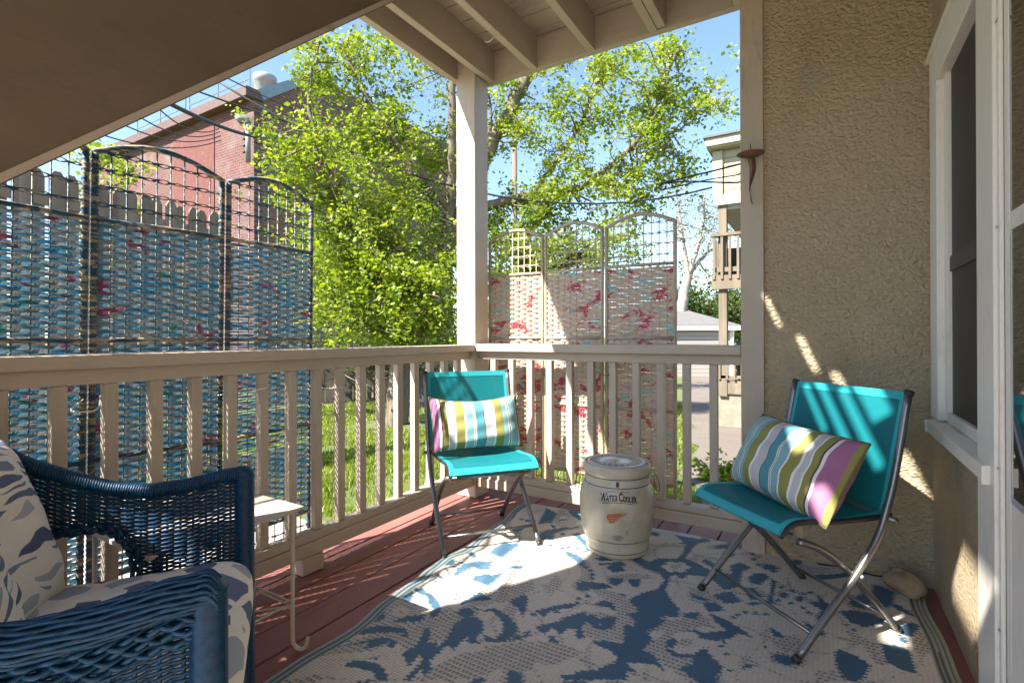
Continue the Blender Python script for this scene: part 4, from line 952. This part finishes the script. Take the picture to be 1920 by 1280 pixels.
def arm(bside, far_):
    nm = M['wicker']; root = wk; rib = .027; a_end = -.65; nrib = int(-a_end/rib)
    def pos(a, z, off=0):
        bow = .012*math.sin(math.pi*min(1,-a/.65)); flare = .02*max(0,(z-.3))/.3
        bb_ = bside + (1 if far_ else -1)*(bow+flare-.012+off); return (a, bb_, z)
    b = MB(); b2 = MB()
    s_ = .0
    zt0 = max(ztop(-k*rib) for k in range(nrib+1)); j = 0
    while s_ < .86:
        cur = []; runs = []
        for i in range(nrib*3+1):
            a = -.004-i*rib/3; z = ztop(a)-.018-s_
            ok = z > zbot(a, far_)+.004
            if ok:
                ph = math.cos(math.pi*i/3 + math.pi*(j%2)); cur.append(pos(a, z+.0006*math.sin(i*1.7+j), .0034*ph))
            elif cur: runs.append(cur); cur = []
        if cur: runs.append(cur)
        for r_ in runs:
            if len(r_) > 2: b.tube(r_, .0024, 5, False)
        s_ += .0047; j += 1
    for k in range(nrib+1):
        a = -.004-k*rib; zb_ = zbot(a, far_); b2.tube([pos(a,zb_), pos(a,(zb_+ztop(a))/2), pos(a, ztop(a)-.01)], .0028, 6, False)
    ao = b.build('arm_weave', nm, root, smooth=True, local=True)
    b2.build('stakes', nm, ao, smooth=True, local=True)
    # rolled rim wrapped with strands
    path = [Vector(pos(-.65*i/40, ztop(-.65*i/40), 0)) for i in range(41)]
    path = [Vector((.012,path[0].y,path[0].z-.012))]+path
    Rr = .021 if not far_ else .016; b = MB(); b.tube(path, Rr*.85, 8)
    fine = spline(path, 10); L_ = len(fine); turns = 34 if not far_ else 46
    if far_:
        for st_ in range(3):
            pts = []
            for i, p in enumerate(fine):
                an = 2*math.pi*(turns*i/L_)+st_*2*math.pi/3
                pts.append(p+Vector((0,math.cos(an),math.sin(an)))*Rr)
            b.tube(pts, .003, 5, False)
    else:   # strands laid lengthwise over the roll, interlaced, with a braid beneath
        for k in range(22):
            an0 = R(-72)+k*R(11.5)
            pts = []
            for i, p in enumerate(fine):
                an = an0+.085*math.sin(i*.11+k*2.1); rr_ = Rr+.002+.0016*math.sin(i*.11+k*2.1+1.2)
                pts.append(p+Vector((0,-math.cos(an),math.sin(an)))*rr_)
            b.tube(pts, .0029, 5, False)
        for row_ in range(3):
            for k in range(3):
                pts = [p+Vector((0,-.014+.004*row_-.005*math.sin(2*(i*.13+k*2.09)),-.029-.014*row_+.0065*math.sin(i*.11+k*2.09)*(1-2*(row_%2)))) for i, p in enumerate(fine)]
                b.tube(pts, .0034, 6, False)
    b.build('arm_rim', nm, ao, smooth=True, local=True)
    if far_:   # braid round the arched opening
        ab = [(-.222,.30),(-.222,.36),(-.228,.44),(-.25,.488),(-.29,.518),(-.36,.520),(-.45,.52),(-.6,.52)]
        pth = spline([pos(a, z, -.004) for a, z in ab], 12); bb = MB()
        for k in range(3):
            pts = []
            for i, p in enumerate(pth):
                tg = (pth[min(i+1,len(pth)-1)]-pth[max(i-1,0)]).normalized(); nn2 = tg.cross(Vector((0,1,0)))
                pts.append(p+nn2*.009*math.sin(i*.42+k*2.09)+Vector((0,-.006*math.sin(2*(i*.42+k*2.09))-.006,0)))
            bb.tube(pts, .0052, 6, False)
        bb.build('braid', nm, ao, smooth=True, local=True)
arm(.64, True); arm(0, False)
for bs in (0,.64):
    pr_ = []; z = 0.0
    while z < .615: pr_ += [(.0215,z),(.0235,z+.0018),(.0215,z+.0036)]; z += .0042
    pr_ += [(.0215,.617),(.012,.628),(0,.63)]
    MB().lathe(pr_, 20, (0,bs+(.012 if bs else -.012),0)).build('front_leg', M['wicker'], wk, smooth=True, local=True)
def panel_weave(name, A, B, z0_, z1_, fz=None):
    A = Vector(A); B = Vector(B); L_ = (B-A).length; ax = (B-A)/L_; n_ = Vector((-ax.y,ax.x,0)); nr = int(L_/.027); b = MB(); z = z0_; j = 0
    while z < z1_:
        b.tube([tuple(A+ax*(i*L_/(nr*2))+n_*.004*math.cos(math.pi*i/2+math.pi*(j%2)))[:2]+(z,) for i in range(nr*2+1)], .0026, 5, False); z += .0066; j += 1
    for i in range(nr+1): q_ = A+ax*(i*L_/nr); b.tube([(q_.x,q_.y,z0_),(q_.x,q_.y,z1_)], .0033, 5, False)
    return b.build(name, M['wicker'], wk, smooth=True, local=True)
panel_weave('apron', (.0,.02,0), (.0,.62,0), .10, .31)
panel_weave('back_weave', (-.66,-.01,0), (-.70,.65,0), .10, .83)
b = MB(); b.tube([(-.66,-.02,.84),(-.70,.32,.86),(-.70,.66,.84)], .022, 10); b.build('back_rim', M['wicker'], wk, smooth=True, local=True)
MB().box(-.65,.02,.27,-.01,.62,.30).build('seat_frame', M['wicker'], wk, local=True)
for bs in (.0,.64): MB().tube([(-.66,bs,0),(-.66,bs,.3)], .02, 12).build('rear_leg', M['wicker'], wk, smooth=True, local=True)
# cushions
def cushion_box(Lx, Ly, Lz, n=30, e=5.0):
    b = MB()
    def sup(u, v_):
        th = 2*math.pi*u; ph = math.pi*(v_-.5)
        def c_(w_, m_): s_ = math.cos(w_); return math.copysign(abs(s_)**m_, s_)
        def s__(w_, m_): s_ = math.sin(w_); return math.copysign(abs(s_)**m_, s_)
        x = Lx/2*c_(ph,.55)*c_(th,.32); y = Ly/2*c_(ph,.55)*s__(th,.32); z = Lz/2*s__(ph,.75)
        z += (.008*math.sin(x*14)*math.cos(y*11)+.006*math.sin(y*23+x*9))*(1 if z > 0 else .2); return (x,y,z)
    b.grid(sup, 72, 30); return b
def wpos(a, bb_, z): return (WO[0]+math.cos(WA)*a-math.sin(WA)*bb_, WO[1]+math.sin(WA)*a+math.cos(WA)*bb_, z)
o = cushion_box(.63,.585,.145).build('seat_cushion', M['print'], smooth=True); o.location = wpos(-.285,.322,.374); o.rotation_euler = (0,0,WA)
tag(o, 'navy and cream patterned seat cushion on the wicker armchair', 'cushion')
def wicker_pillow(label, a, bb_, z, tilt, roll, Lx, Lz, T, yaw=0, mt=None):
    b, fn = pillow_mesh(Lx, Lz, T, pinch=.07); o_ = b.build('throw_pillow', mt or M['print2'], smooth=True, fix=True)
    o_.matrix_world = Matrix.Translation(wpos(a,bb_,z)) @ Matrix.Rotation(WA+yaw, 4, 'Z') @ Matrix.Rotation(tilt, 4, 'Y') @ Matrix.Rotation(R(90), 4, 'Z') @ Matrix.Rotation(roll, 4, 'Y')
    tag(o_, label, 'pillow')
wicker_pillow('patterned back pillow leaning upright in the wicker armchair, the taller one', -.455,.40,.575, R(-20), R(6), .46,.42,.18, R(-8))
wicker_pillow('smaller patterned pillow at the left edge, in front of the taller one', -.385,.20,.545, R(-24), R(-8), .36,.32,.17, R(14), M['print3'])

# ------------------------------------------------------------------ background
def px(x, y, d):   # a point at depth d seen at photo pixel x,y (used to lay out the far scene)
    p = fv*d + r2*((x-960)/957.37*d) - u2*((y-628.58)/957.37*d); return Vector((p.x, p.y, p.z+CAMH))
# brick building
BX, BY, BZ = -17.1, 10.66, 9.4
t = thing('brick_building', 'two-tone brick building with a pale painted side, behind the trees', 'building', (BX, BY, -1))
MB().box(-31,BY,-1.2,BX,BY+.3,BZ).build('wall', M['brick_lit'], t)
MB().prism([(BY+.301,-1.2),(22,-1.2),(22,11.3),(14.2,11.3),(13.2,11.1),(BY+.301,BZ)], 'x', BX-.3, BX).build('wall', M['brick_side'], t)
MB().prism([(BY+.301,BZ),(13.2,11.1),(14.2,11.3),(14.2,11.6),(13.2,11.42),(BY+.1,BZ+.32)], 'x', BX-.5, BX+.12).build('coping', M['bluecap'], t)
MB().box(-31,BY-.35,BZ-.05,BX+.1,BY+.299,BZ+.28).build('eave', M['coping'], t)
MB().prism([(BY,BZ+.01),(13.2,BZ+1.6),(22,BZ+1.6),(22,BZ)], 'x', -31, BX-.51).build('roof', M['coping'], t)
MB().box(-22.6,BY-.03,2.0,-19.6,BY-.002,BZ-.3).build('painted_panel', M['redpaint'], t)
def roof_rail(x0, x1, label):
    r_ = thing('roof_railing', label, 'railing', (x0, BY, BZ+.3), group='roof railings')
    b = MB()
    for z in (.55,1.1): b.tube([(x0,BY+.1,BZ+.28+z),(x1,BY+.1,BZ+.28+z)], .022, 5)
    b.build('bar', M['pipe'], r_)
    for x in (x0,(x0+x1)/2,x1): MB().tube([(x,BY+.1,BZ+.2),(x,BY+.1,BZ+.28+1.1)], .022, 5).build('stanchion', M['pipe'], r_)
roof_rail(-21.6,-17.5,'grey pipe railing on the brick roof, nearest its corner'); roof_rail(-26,-21.9,'grey pipe railing on the brick roof, farther from its corner')
q_ = px(497,160,20.5); t = thing('roof_vent', 'white drum shaped vent on the brick roof', 'vent', (q_.x,q_.y,q_.z-1.1))
MB().lathe([(.40,-1.2),(.40,.05),(.44,.08),(.44,.32),(.40,.36),(0,.38)], 24, (q_.x,q_.y,q_.z)).build('drum', M['drum'], t, smooth=True)
q_ = px(432,250,17.4); t = thing('service_mast', 'pale conduit mast with insulators on the brick wall', 'mast', (q_.x,q_.y,q_.z-1))
MB().tube([(q_.x+.12,BY-.22,q_.z-.85),(q_.x+.12,BY-.22,q_.z+.5)], .085, 10).build('conduit', M['pipe'], t, smooth=True)
MB().tube(spline([(q_.x+.12,BY-.22,q_.z+.5),(q_.x+.08,BY-.26,q_.z+.62),(q_.x-.03,BY-.36,q_.z+.66),(q_.x-.14,BY-.42,q_.z+.60)],5), [.11+.004*k for k in range(16)], 10).build('weather_head', M['pipe'], t, smooth=True)
MB().tube([(q_.x-.25,BY-.06,q_.z-.5),(q_.x-.25,BY-.06,q_.z+.3)], .03, 6).build('rack', M['rust'], t)
for k in range(4): MB().lathe([(0,0),(.05,.02),(.05,.07),(0,.09)], 8, (q_.x-.25,BY-.15,q_.z-.45+.23*k)).build('insulator', M['iron'], t, smooth=True)
mast = q_
def wire(p0, p1, sag, r, label, grp='overhead cables'):
    pts = [Vector(p0).lerp(Vector(p1), k/16)-Vector((0,0,sag*4*(k/16)*(1-k/16))) for k in range(17)]
    tag(MB().tube(pts, r, 5).build('overhead_cable', M['wire'], smooth=True), label, 'cable', grp)
wire(px(300,185,10), px(480,257,17.2), .1, .05, 'thickest black cable, running to the corner of the brick wall')
for i, (a, b_) in enumerate((((150,238),(415,263)),((200,218),(413,255)),((240,205),(412,247)),((285,192),(412,240)))):
    wire(px(a[0],a[1],11), px(b_[0],b_[1],17.0), .35, .017, ['lowest thin cable reaching the insulators of the mast','second lowest thin cable reaching the insulators of the mast','third thin cable from below reaching the insulators of the mast','highest thin cable reaching the insulators of the mast'][i])
wire(px(340,160,9), px(860,310,13), .15, .016, 'thin cable passing behind the corner post at mid height')
wire(px(380,135,8), px(1400,332,9.5), 1.15, .017, 'long drooping cable crossing in front of the big tree')
wire(px(395,130,8.2), px(620,225,14), .1, .012, 'thin cable above the brick corner')
wire(px(1180,380,20), px(1400,445,14), .2, .014, 'low cable crossing behind the right balcony')

# wooden picket fence behind the blue screen
F0 = px(-60,300,3.6); F1 = px(412,400,5.5)
t = thing('picket_fence', 'tall weathered grey board fence behind the blue screen', 'fence', (F0.x, F0.y, -.3))
A = Vector((F0.x,F0.y,0)); B_ = Vector((F1.x,F1.y,0)); L_ = (B_-A).length; ax = (B_-A).normalized(); npk = int(L_/.118)
for k in range(npk):
    c0 = A+ax*(k*.118+.05); ztp = 2.28+rng.uniform(-.02,.02); off = (.02 if k % 2 else -.02); n_ = Vector((-ax.y,ax.x,0)); c0 = c0+n_*off
    b = MB(); h0 = .053; zb_ = gz(c0.x,c0.y)
    P = [(-h0,zb_),(h0,zb_),(h0,ztp-.05),(h0*.45,ztp),(-h0*.45,ztp),(-h0,ztp-.05)]
    vsn_ = [tuple(c0+ax*p[0]-n_*.009)[:2]+(p[1],) for p in P]+[tuple(c0+ax*p[0]+n_*.009)[:2]+(p[1],) for p in P]
    b.add(vsn_, [(0,1,2,3,4,5),(11,10,9,8,7,6)]+[(i,(i+1)%6,6+(i+1)%6,6+i) for i in range(6)]); b.build('picket', M['picket'], t, fix=True)
for z in (.25,1.2,2.05): MB().beam(tuple(A)[:2]+(z,), tuple(B_)[:2]+(z,), .03, .09).build('rail', M['picket'], t)
# dark low wall under the tree
a_ = px(500,0,13.2); b__ = px(905,0,14.5)
t = thing('low_fence', 'low dark board fence at the back of the lawn under the tree', 'fence', (a_.x,a_.y,-.9))
for k in range(16):
    q0 = a_.lerp(b__, k/16); q1 = a_.lerp(b__, (k+.96)/16)
    MB().beam((q0.x,q0.y,-.25),(q1.x,q1.y,-.25), .05, 1.25+.02*(k%3)).build('board', M['darkwall'], t)
for i, xx in enumerate((803,828)):
    c0 = px(xx,700,12.6); z0_ = gz(c0.x,c0.y)
    t = thing('trash_bin', ['dark wheeled bin by the low fence, the left one','dark wheeled bin by the low fence, the right one'][i], 'bin', (c0.x,c0.y,z0_), group='bins by the low fence')
    MB().prism([(-.24,0.02),(.24,.02),(.29,.95),(-.29,.95)], 'y', -.28, .28).build('body', M['bin'], t, local=True, fix=True)
    MB().box(-.31,-.31,.951,.31,.33,1.0).build('lid', M['bin'], t, local=True, bevel=.02)
# garage
g0 = px(1160,700,25); g1 = px(1372,700,25)
t = thing('garage', 'small pale garage with a grey hip roof, beyond the driveway', 'building', (g0.x,g0.y,-1.05))
gz0 = -1.2; gt = 1.28; gax = Vector((g1.x-g0.x,g1.y-g0.y,0)).normalized(); gn = Vector((-gax.y,gax.x,0)); gl = 5.0; gd = 5.5
A = Vector((g1.x,g1.y,0))-gax*gl; B_ = Vector((g1.x,g1.y,0))
def quadwall(P, Q, z0_, z1_, m, name, th=.12): MB().beam((P.x,P.y,(z0_+z1_)/2),(Q.x,Q.y,(z0_+z1_)/2), th, z1_-z0_).build(name, m, t)
quadwall(A,B_,gz0,gt,M['siding2'],'wall'); quadwall(B_+gn*.07,B_+gn*gd,gz0,gt,M['siding2'],'wall')
MB().beam((B_.x,B_.y,gz0),(B_.x,B_.y,gt), .22,.2).build('corner_board', M['white'], t)
MB().beam(tuple(A-gax*.3-gn*.3)[:2]+(gt+.08,), tuple(B_+gax*.3-gn*.3)[:2]+(gt+.08,), .06, .22).build('fascia', M['white'], t)
e = .35; c1 = A-gax*e-gn*e; c2_ = B_+gax*e-gn*e; c3 = B_+gax*e+gn*(gd+e); c4 = A-gax*e+gn*(gd+e); rp = (B_-gax*2.2+gn*gd/2); rq = (A+gax*1.2+gn*gd/2); zr = gt+1.35
b = MB(); b.add([tuple(c1)[:2]+(gt+.2,),tuple(c2_)[:2]+(gt+.2,),tuple(c3)[:2]+(gt+.2,),tuple(c4)[:2]+(gt+.2,),tuple(rq)[:2]+(zr,),tuple(rp)[:2]+(zr,)], [(0,1,5,4),(1,2,5),(2,3,4,5),(3,0,4),(0,3,2,1)]); b.build('roof', M['shingle'], t)
wq = B_+gn*.9+gax*.0
MB().beam(tuple(wq+gax*.07)[:2]+(.1,), tuple(wq+gn*.9+gax*.07)[:2]+(.1,), .03, 1.0).build('window', M['white'], t)
# neighbour house with balconies
HD = 9.0
c0 = px(1345,628,HD); nxv = Vector((1,0,0)); 
hx = c0.x; hy = c0.y
t = thing('neighbour_house', 'cream sided house with weathered wooden balconies and stairs, right of the driveway', 'building', (hx,hy,-.7))
def H(x0,y0_,z0_,x1,y1_,z1_,name,m,bv=0): MB().box(hx+x0,hy+y0_,z0_,hx+x1,hy+y1_,z1_).build(name, m, t, bevel=bv)
# axis aligned: it faces the camera with its -Y side, runs away to +X
H(0,0,3.32,4.5,.12,4.22,'wall',M['siding']); H(-.02,.121,3.32,.1,3.5,4.22,'wall',M['siding']); H(-.05,-.05,3.25,4.5,-.001,3.42,'trim',M['cream'])
H(-.06,-.05,3.42,.10,-.002,4.2,'corner_board',M['cream'])
H(-.13,-.20,4.22,4.6,4,4.30,'soffit',M['siding']); H(-.15,-.24,4.25,4.6,-.201,4.38,'fascia',M['cream']); H(-.18,-.28,4.385,4.6,4.2,4.42,'roof',M['shingle'])
H(.0,.05,3.18,4.5,3.5,3.24,'porch_soffit',M['siding2'])
H(1.6,1.5,-.7,5,4,3.2,'wall',M['siding'])
for (x, y_) in ((.02,.0),(.62,1.4),(1.5,.0)): H(x,y_,-.1,x+.14,y_+.14,3.25,'post',M['oldwood'],.01)
H(-.08,-.06,1.78,4.5,-.02,2.02,'deck_edge',M['oldwood']); H(-.06,-.019,1.9,4.5,1.5,1.96,'balcony_floor',M['oldwood']); H(-.09,-.1,2.70,4.5,.02,2.75,'rail',M['oldwood']); H(-.07,-.04,2.08,4.5,.0,2.16,'rail',M['oldwood'])
for k in range(14): H(-.06+.13*k,-.085,1.95,-.02+.13*k,-.045,2.70,'baluster',M['oldwood'])
for k in range(6): H(-.08,.15+.2*k,2.0,-.04,.19+.2*k,2.70,'baluster',M['oldwood'])
H(-.02,.4,2.0,.5,1.1,2.55,'stored_boards',M['darkwall'])
for k in range(12):
    zst = 1.75-.2*k; H(.62+.0*k,.55+.20*k*.0+.25,zst,1.45,.55+.25+.26,zst+.04,'stair_tread',M['oldwood'])
for x in (.56,1.46):
    MB().beam((hx+x,hy+.35,1.85),(hx+x+.05,hy+1.4,-.3), .05,.26).build('stringer', M['oldwood'], t)
H(-.0,.02,-.05,4.5,.08,.18,'deck_edge',M['oldwood']); H(.0,.081,.10,4.5,1.4,.16,'lower_floor',M['oldwood'])
H(-.02,-.02,.66,4.5,.06,.70,'rail',M['oldwood']); H(0,-.0,.22,4.5,.04,.27,'rail',M['oldwood'])
for k in range(14): H(.02+.12*k,-.03,.2,.055+.12*k,-.003,.66,'baluster',M['oldwood'])
H(-.02,.06,-1.0,4.5,.5,-.052,'foundation',M['concrete'])
t2 = thing('barbecue', 'black covered barbecue on the neighbour\'s lower deck', 'barbecue', (hx+.42,hy+.55,.165))
MB().lathe([(.0,.0),(.16,.0),(.2,.3),(.26,.45),(.24,.62),(.1,.7),(0,.71)], 16, (hx+.42,hy+.55,.165)).build('cover', M['bin'], t2, smooth=True)
# utility pole
q_ = px(966,640,24); t = thing('utility_pole', 'distant utility pole with two cross arms behind the big tree', 'pole', (q_.x,q_.y,-1))
MB().tube([(q_.x,q_.y,-1.1),(q_.x,q_.y,11.9)], .12, 8).build('pole', M['twig'], t, smooth=True)
for z in (10.4,11.6):
    MB().beam((q_.x-.5*rv.x,q_.y-.5*rv.y,z),(q_.x+1.15*rv.x,q_.y+1.15*rv.y,z+.15), .10,.10).build('cross_arm', M['twig'], t)

# ------------------------------------------------------------------ trees
def leaf_cloud(centres, nper, spread, size, droop=.2):
    """many small bent leaves round each twig end"""
    C0 = np.repeat(np.array(centres), nper, 0); n = len(C0)
    off = rng.normal(0, 1, (n,3)); off /= np.linalg.norm(off,axis=1)[:,None]; off *= (rng.uniform(0,1,(n,1))**.6)*spread; off[:,2] *= .75
    P = C0+off
    d = rng.normal(0,1,(n,3)); d[:,2] = d[:,2]*.45-droop; d /= np.linalg.norm(d,axis=1)[:,None]
    q = rng.normal(0,1,(n,3)); s = np.cross(d,q); s /= np.linalg.norm(s,axis=1)[:,None]; up = np.cross(s,d)
    L = size*rng.uniform(.45,1.35,(n,1))*np.repeat(rng.uniform(.7,1.25,(len(centres),1)), nper, 0); W = L*.36
    v0 = P; v1 = P+d*L*.45+s*W; v2 = P+d*L-up*L*.12; v3 = P+d*L*.45-s*W
    # three lobed leaf: add side points
    V_ = np.stack([v0,v1,v2,v3],1).reshape(-1,3); F_ = np.arange(n*4).reshape(n,4)
    return V_, F_
def mesh_np(name, V_, F_, m, parent):
    me = bpy.data.meshes.new(name); V_ = V_-np.array(parent['_w'] if '_w' in parent else (0,0,0))
    me.vertices.add(len(V_)); me.vertices.foreach_set('co', V_.astype(np.float32).ravel()); k = F_.shape[1]
    me.loops.add(F_.size); me.loops.foreach_set('vertex_index', F_.ravel().astype(np.int32)); me.polygons.add(len(F_))
    me.polygons.foreach_set('loop_start', np.arange(0,F_.size,k)); me.polygons.foreach_set('loop_total', np.full(len(F_),k)); me.update(); me.materials.append(m)
    o = bpy.data.objects.new(name, me); col.objects.link(o); o.parent = parent; return o
def tree(name, label, d, limbs, blobs, leafm, barkm, leaf=.07, spread=.26, per=14, tw=.010, group=None, depthr=1.0, cat='tree', droop=.2, sub=None):
    base = limbs[0][0][0]; p0 = px(base[0], base[1], d+base[2])
    root = thing(name, label, cat, tuple(p0), group=group)
    b = MB(); nodes = []
    for pts, r0, r1 in limbs:
        P = spline([px(x, y, d+dd) for x, y, dd in pts], 6); n = len(P)
        P = [p+Vector((rng.normal(0,.02),rng.normal(0,.02),rng.normal(0,.01))) if 0 < i < n-1 else p for i, p in enumerate(P)]
        rs = [r0+(r1-r0)*i/(n-1) for i in range(n)]; b.tube(P, rs, 9, False); nodes += [(p, r) for p, r in zip(P, rs)]
    b.build('trunk', barkm, root, smooth=True)
    NP = np.array([tuple(p) for p, r in nodes]); tb = MB(); cents = []
    for (x, y, dd, rx, ry, n) in blobs:
        k_ = d/957.37
        for i in range(n):
            a = rng.uniform(0,6.283); rr_ = rng.uniform(0,1)**.5; zz = rng.uniform(-1,1)*depthr*max(rx,ry)*k_*.8
            q = px(x+rx*rr_*math.cos(a), y+ry*rr_*math.sin(a), d+dd+zz)
            dist_ = np.linalg.norm(NP-np.array(q),axis=1)+rng.uniform(0,.5,len(NP)); j = int(dist_.argmin()); s_ = Vector(NP[j])
            m1_ = s_.lerp(q,.35)+Vector((rng.normal(0,.08),rng.normal(0,.08),-.05+rng.normal(0,.06))); m2_ = s_.lerp(q,.7)+Vector((rng.normal(0,.08),rng.normal(0,.08),rng.normal(0,.08)))
            P = spline([s_,m1_,m2_,q],3); Lq = (q-s_).length
            r0_ = min(tw*(.8+Lq*.9), nodes[j][1]*.8); tb.tube(P, [r0_+(tw*.28-r0_)*k2/(len(P)-1) for k2 in range(len(P))], 4, False)
            for k2 in (4,6,7,8,9): 
                if k2 < len(P) and rng.random() < .75: cents.append(tuple(P[k2]+Vector(rng.normal(0,spread*.5,3))))
            cents.append(tuple(q))
            for _ in range(2):
                e_ = q+Vector(rng.normal(0,spread*1.0,3)); tb.tube([P[-3],e_], [tw*.35,tw*.18], 3, False); cents.append(tuple(e_))
    tb.build('branches', M['twig'] if barkm is M['bark'] else barkm, root, smooth=True)
    V_, F_ = leaf_cloud(cents, per, spread, leaf, droop); mesh_np('crown', V_, F_, leafm, root); return root
tree('maple_tree', 'large bright green maple with a forked trunk, in the lawn behind the corner post', 9.3,
    [([(745,795,0),(748,720,0),(770,640,.1),(800,560,.1),(835,470,.1),(872,390,.2),(905,300,.3),(950,220,.4),(985,150,.5),(1012,90,.6),(1040,-40,.8)], .21,.10),
     ([(835,470,.1),(845,380,0),(850,280,-.2),(848,160,-.3),(850,60,-.3)], .11,.05),
     ([(850,410,.2),(920,385,.3),(990,368,.4),(1060,360,.4),(1095,345,.4),(1180,280,.3),(1230,200,.2),(1270,90,.1)], .11,.02),
     ([(790,590,0),(720,500,-.4),(650,400,-.6),(600,280,-.8),(580,180,-.9),(600,80,-.9)], .07,.015),
     ([(845,400,0),(770,300,-.5),(700,200,-.7),(650,110,-.8)], .05,.012),
     ([(1000,360,.4),(1060,280,.6),(1100,210,.7),(1130,120,.8),(1150,30,.8)], .05,.014),
     ([(1180,280,.3),(1260,250,.3),(1330,200,.3),(1385,165,.3)], .025,.006),
     ([(770,640,.1),(700,610,-.6),(640,590,-.8)], .05,.015),([(915,290,.3),(920,200,.3),(900,100,.4)], .04,.012)],
    [(720,560,-.7,135,75,90),(640,480,-.6,110,95,66),(760,450,-.3,100,110,66),(640,330,-.6,105,95,32),(680,230,-.5,110,80,14),(810,170,.2,60,90,8),(830,260,.3,60,80,9),(800,90,.2,70,50,9),(560,250,-.9,60,60,11),(760,300,.0,100,90,26),(700,150,-.3,130,90,24),
     (620,110,-.6,70,60,15),(900,560,.6,60,60,16),(960,420,.5,80,50,26),(1010,300,.4,110,80,26),(1110,380,.4,110,55,32),(1000,180,.4,100,70,22),(1150,260,.4,110,80,30),(1200,140,.3,90,70,19),
     (1270,220,.3,70,60,16),(1345,185,.3,45,35,8),(1200,360,.3,70,50,10),(1270,310,.3,45,40,9),(1100,80,.4,130,65,17),(540,330,-.8,50,45,7),(800,620,.0,70,35,18),(1290,90,.3,40,40,5)],
    M['leaf'], M['bark'], .074, .21, 15, .011)
tree('shrub', 'shadowy green undergrowth below the maple in front of the low fence', 12.3, [([(700,745,0),(705,690,0)], .04,.02)], [(640,640,.3,90,30,22),(760,650,.3,90,30,22),(850,640,.3,60,30,12)], M['leafdark'], M['bark'], .09,.28,12,.01, cat='shrub')
tree('bare_tree', 'tall grey tree with sparse buds rising behind the garage', 27, [([(1272,640,0),(1280,560,0),(1290,515,0)], .32,.22),([(1290,515,0),(1282,460,0),(1275,410,0),(1268,360,0)], .14,.03),([(1290,515,0),(1306,470,0),(1318,420,.2),(1322,360,.4)], .15,.03),([(1292,512,0),(1320,480,.3),(1350,455,.5),(1370,430,.6)], .12,.03)],
    [(1300,420,0,55,55,26),(1285,370,0,40,40,14),(1350,430,.3,40,40,14),(1330,500,0,40,30,8)], M['leafpale'], M['greybark'], .10,.5,7,.035)
tree('leafy_tree', 'full green tree behind the garage roof, the left one', 33, [([(1290,660,0),(1295,600,0)], .2,.12)], [(1300,580,0,50,45,34),(1270,600,0,40,40,20)], M['leafdark'], M['bark'], .20,.7,26,.04)
tree('leafy_tree', 'full green tree behind the balcony posts, the right one', 36, [([(1390,660,0),(1388,600,0)], .2,.12)], [(1385,590,0,60,50,36),(1350,600,0,40,40,16)], M['leafdark'], M['bark'], .20,.75,26,.04)
tree('leafy_tree', 'dark tree mass beyond the lawn, left of the brick building corner', 24, [([(560,660,0),(560,600,0)], .2,.12)], [(470,520,0,90,70,40),(620,600,0,90,60,36),(330,480,0,80,60,26)], M['leafdark'], M['bark'], .17,.6,22,.035)
tree('young_tree', 'small bright tree top showing above the picket fence', 9, [([(232,560,0),(235,400,0),(238,310,0)], .05,.02)], [(238,318,0,18,20,5),(180,290,0,14,24,5),(228,420,0,30,60,7),(150,400,0,40,60,8)], M['leaf'], M['bark'], .08,.15,10,.006)
tree('leafy_tree', 'green tree behind the tan screen, beyond the big maple', 17, [([(1000,700,0),(1000,600,0),(1010,500,0)], .15,.08)], [(960,470,0,60,60,26),(1080,480,0,90,50,30),(1000,560,0,100,70,36),(1180,470,0,50,40,10)], M['leaf'], M['bark'], .12,.42,18,.02)
# weeds in the driveway edge
tree('weed_clump', 'small leafy weed clump at the lawn edge by the walk', 4.3, [([(1352,905,0),(1352,880,0)], .01,.005)], [(1345,890,0,22,16,10)], M['leaf'], M['twig'], .05,.06,10,.003, cat='plant')

for o in bpy.data.objects:
    if '_w' in o: del o['_w']
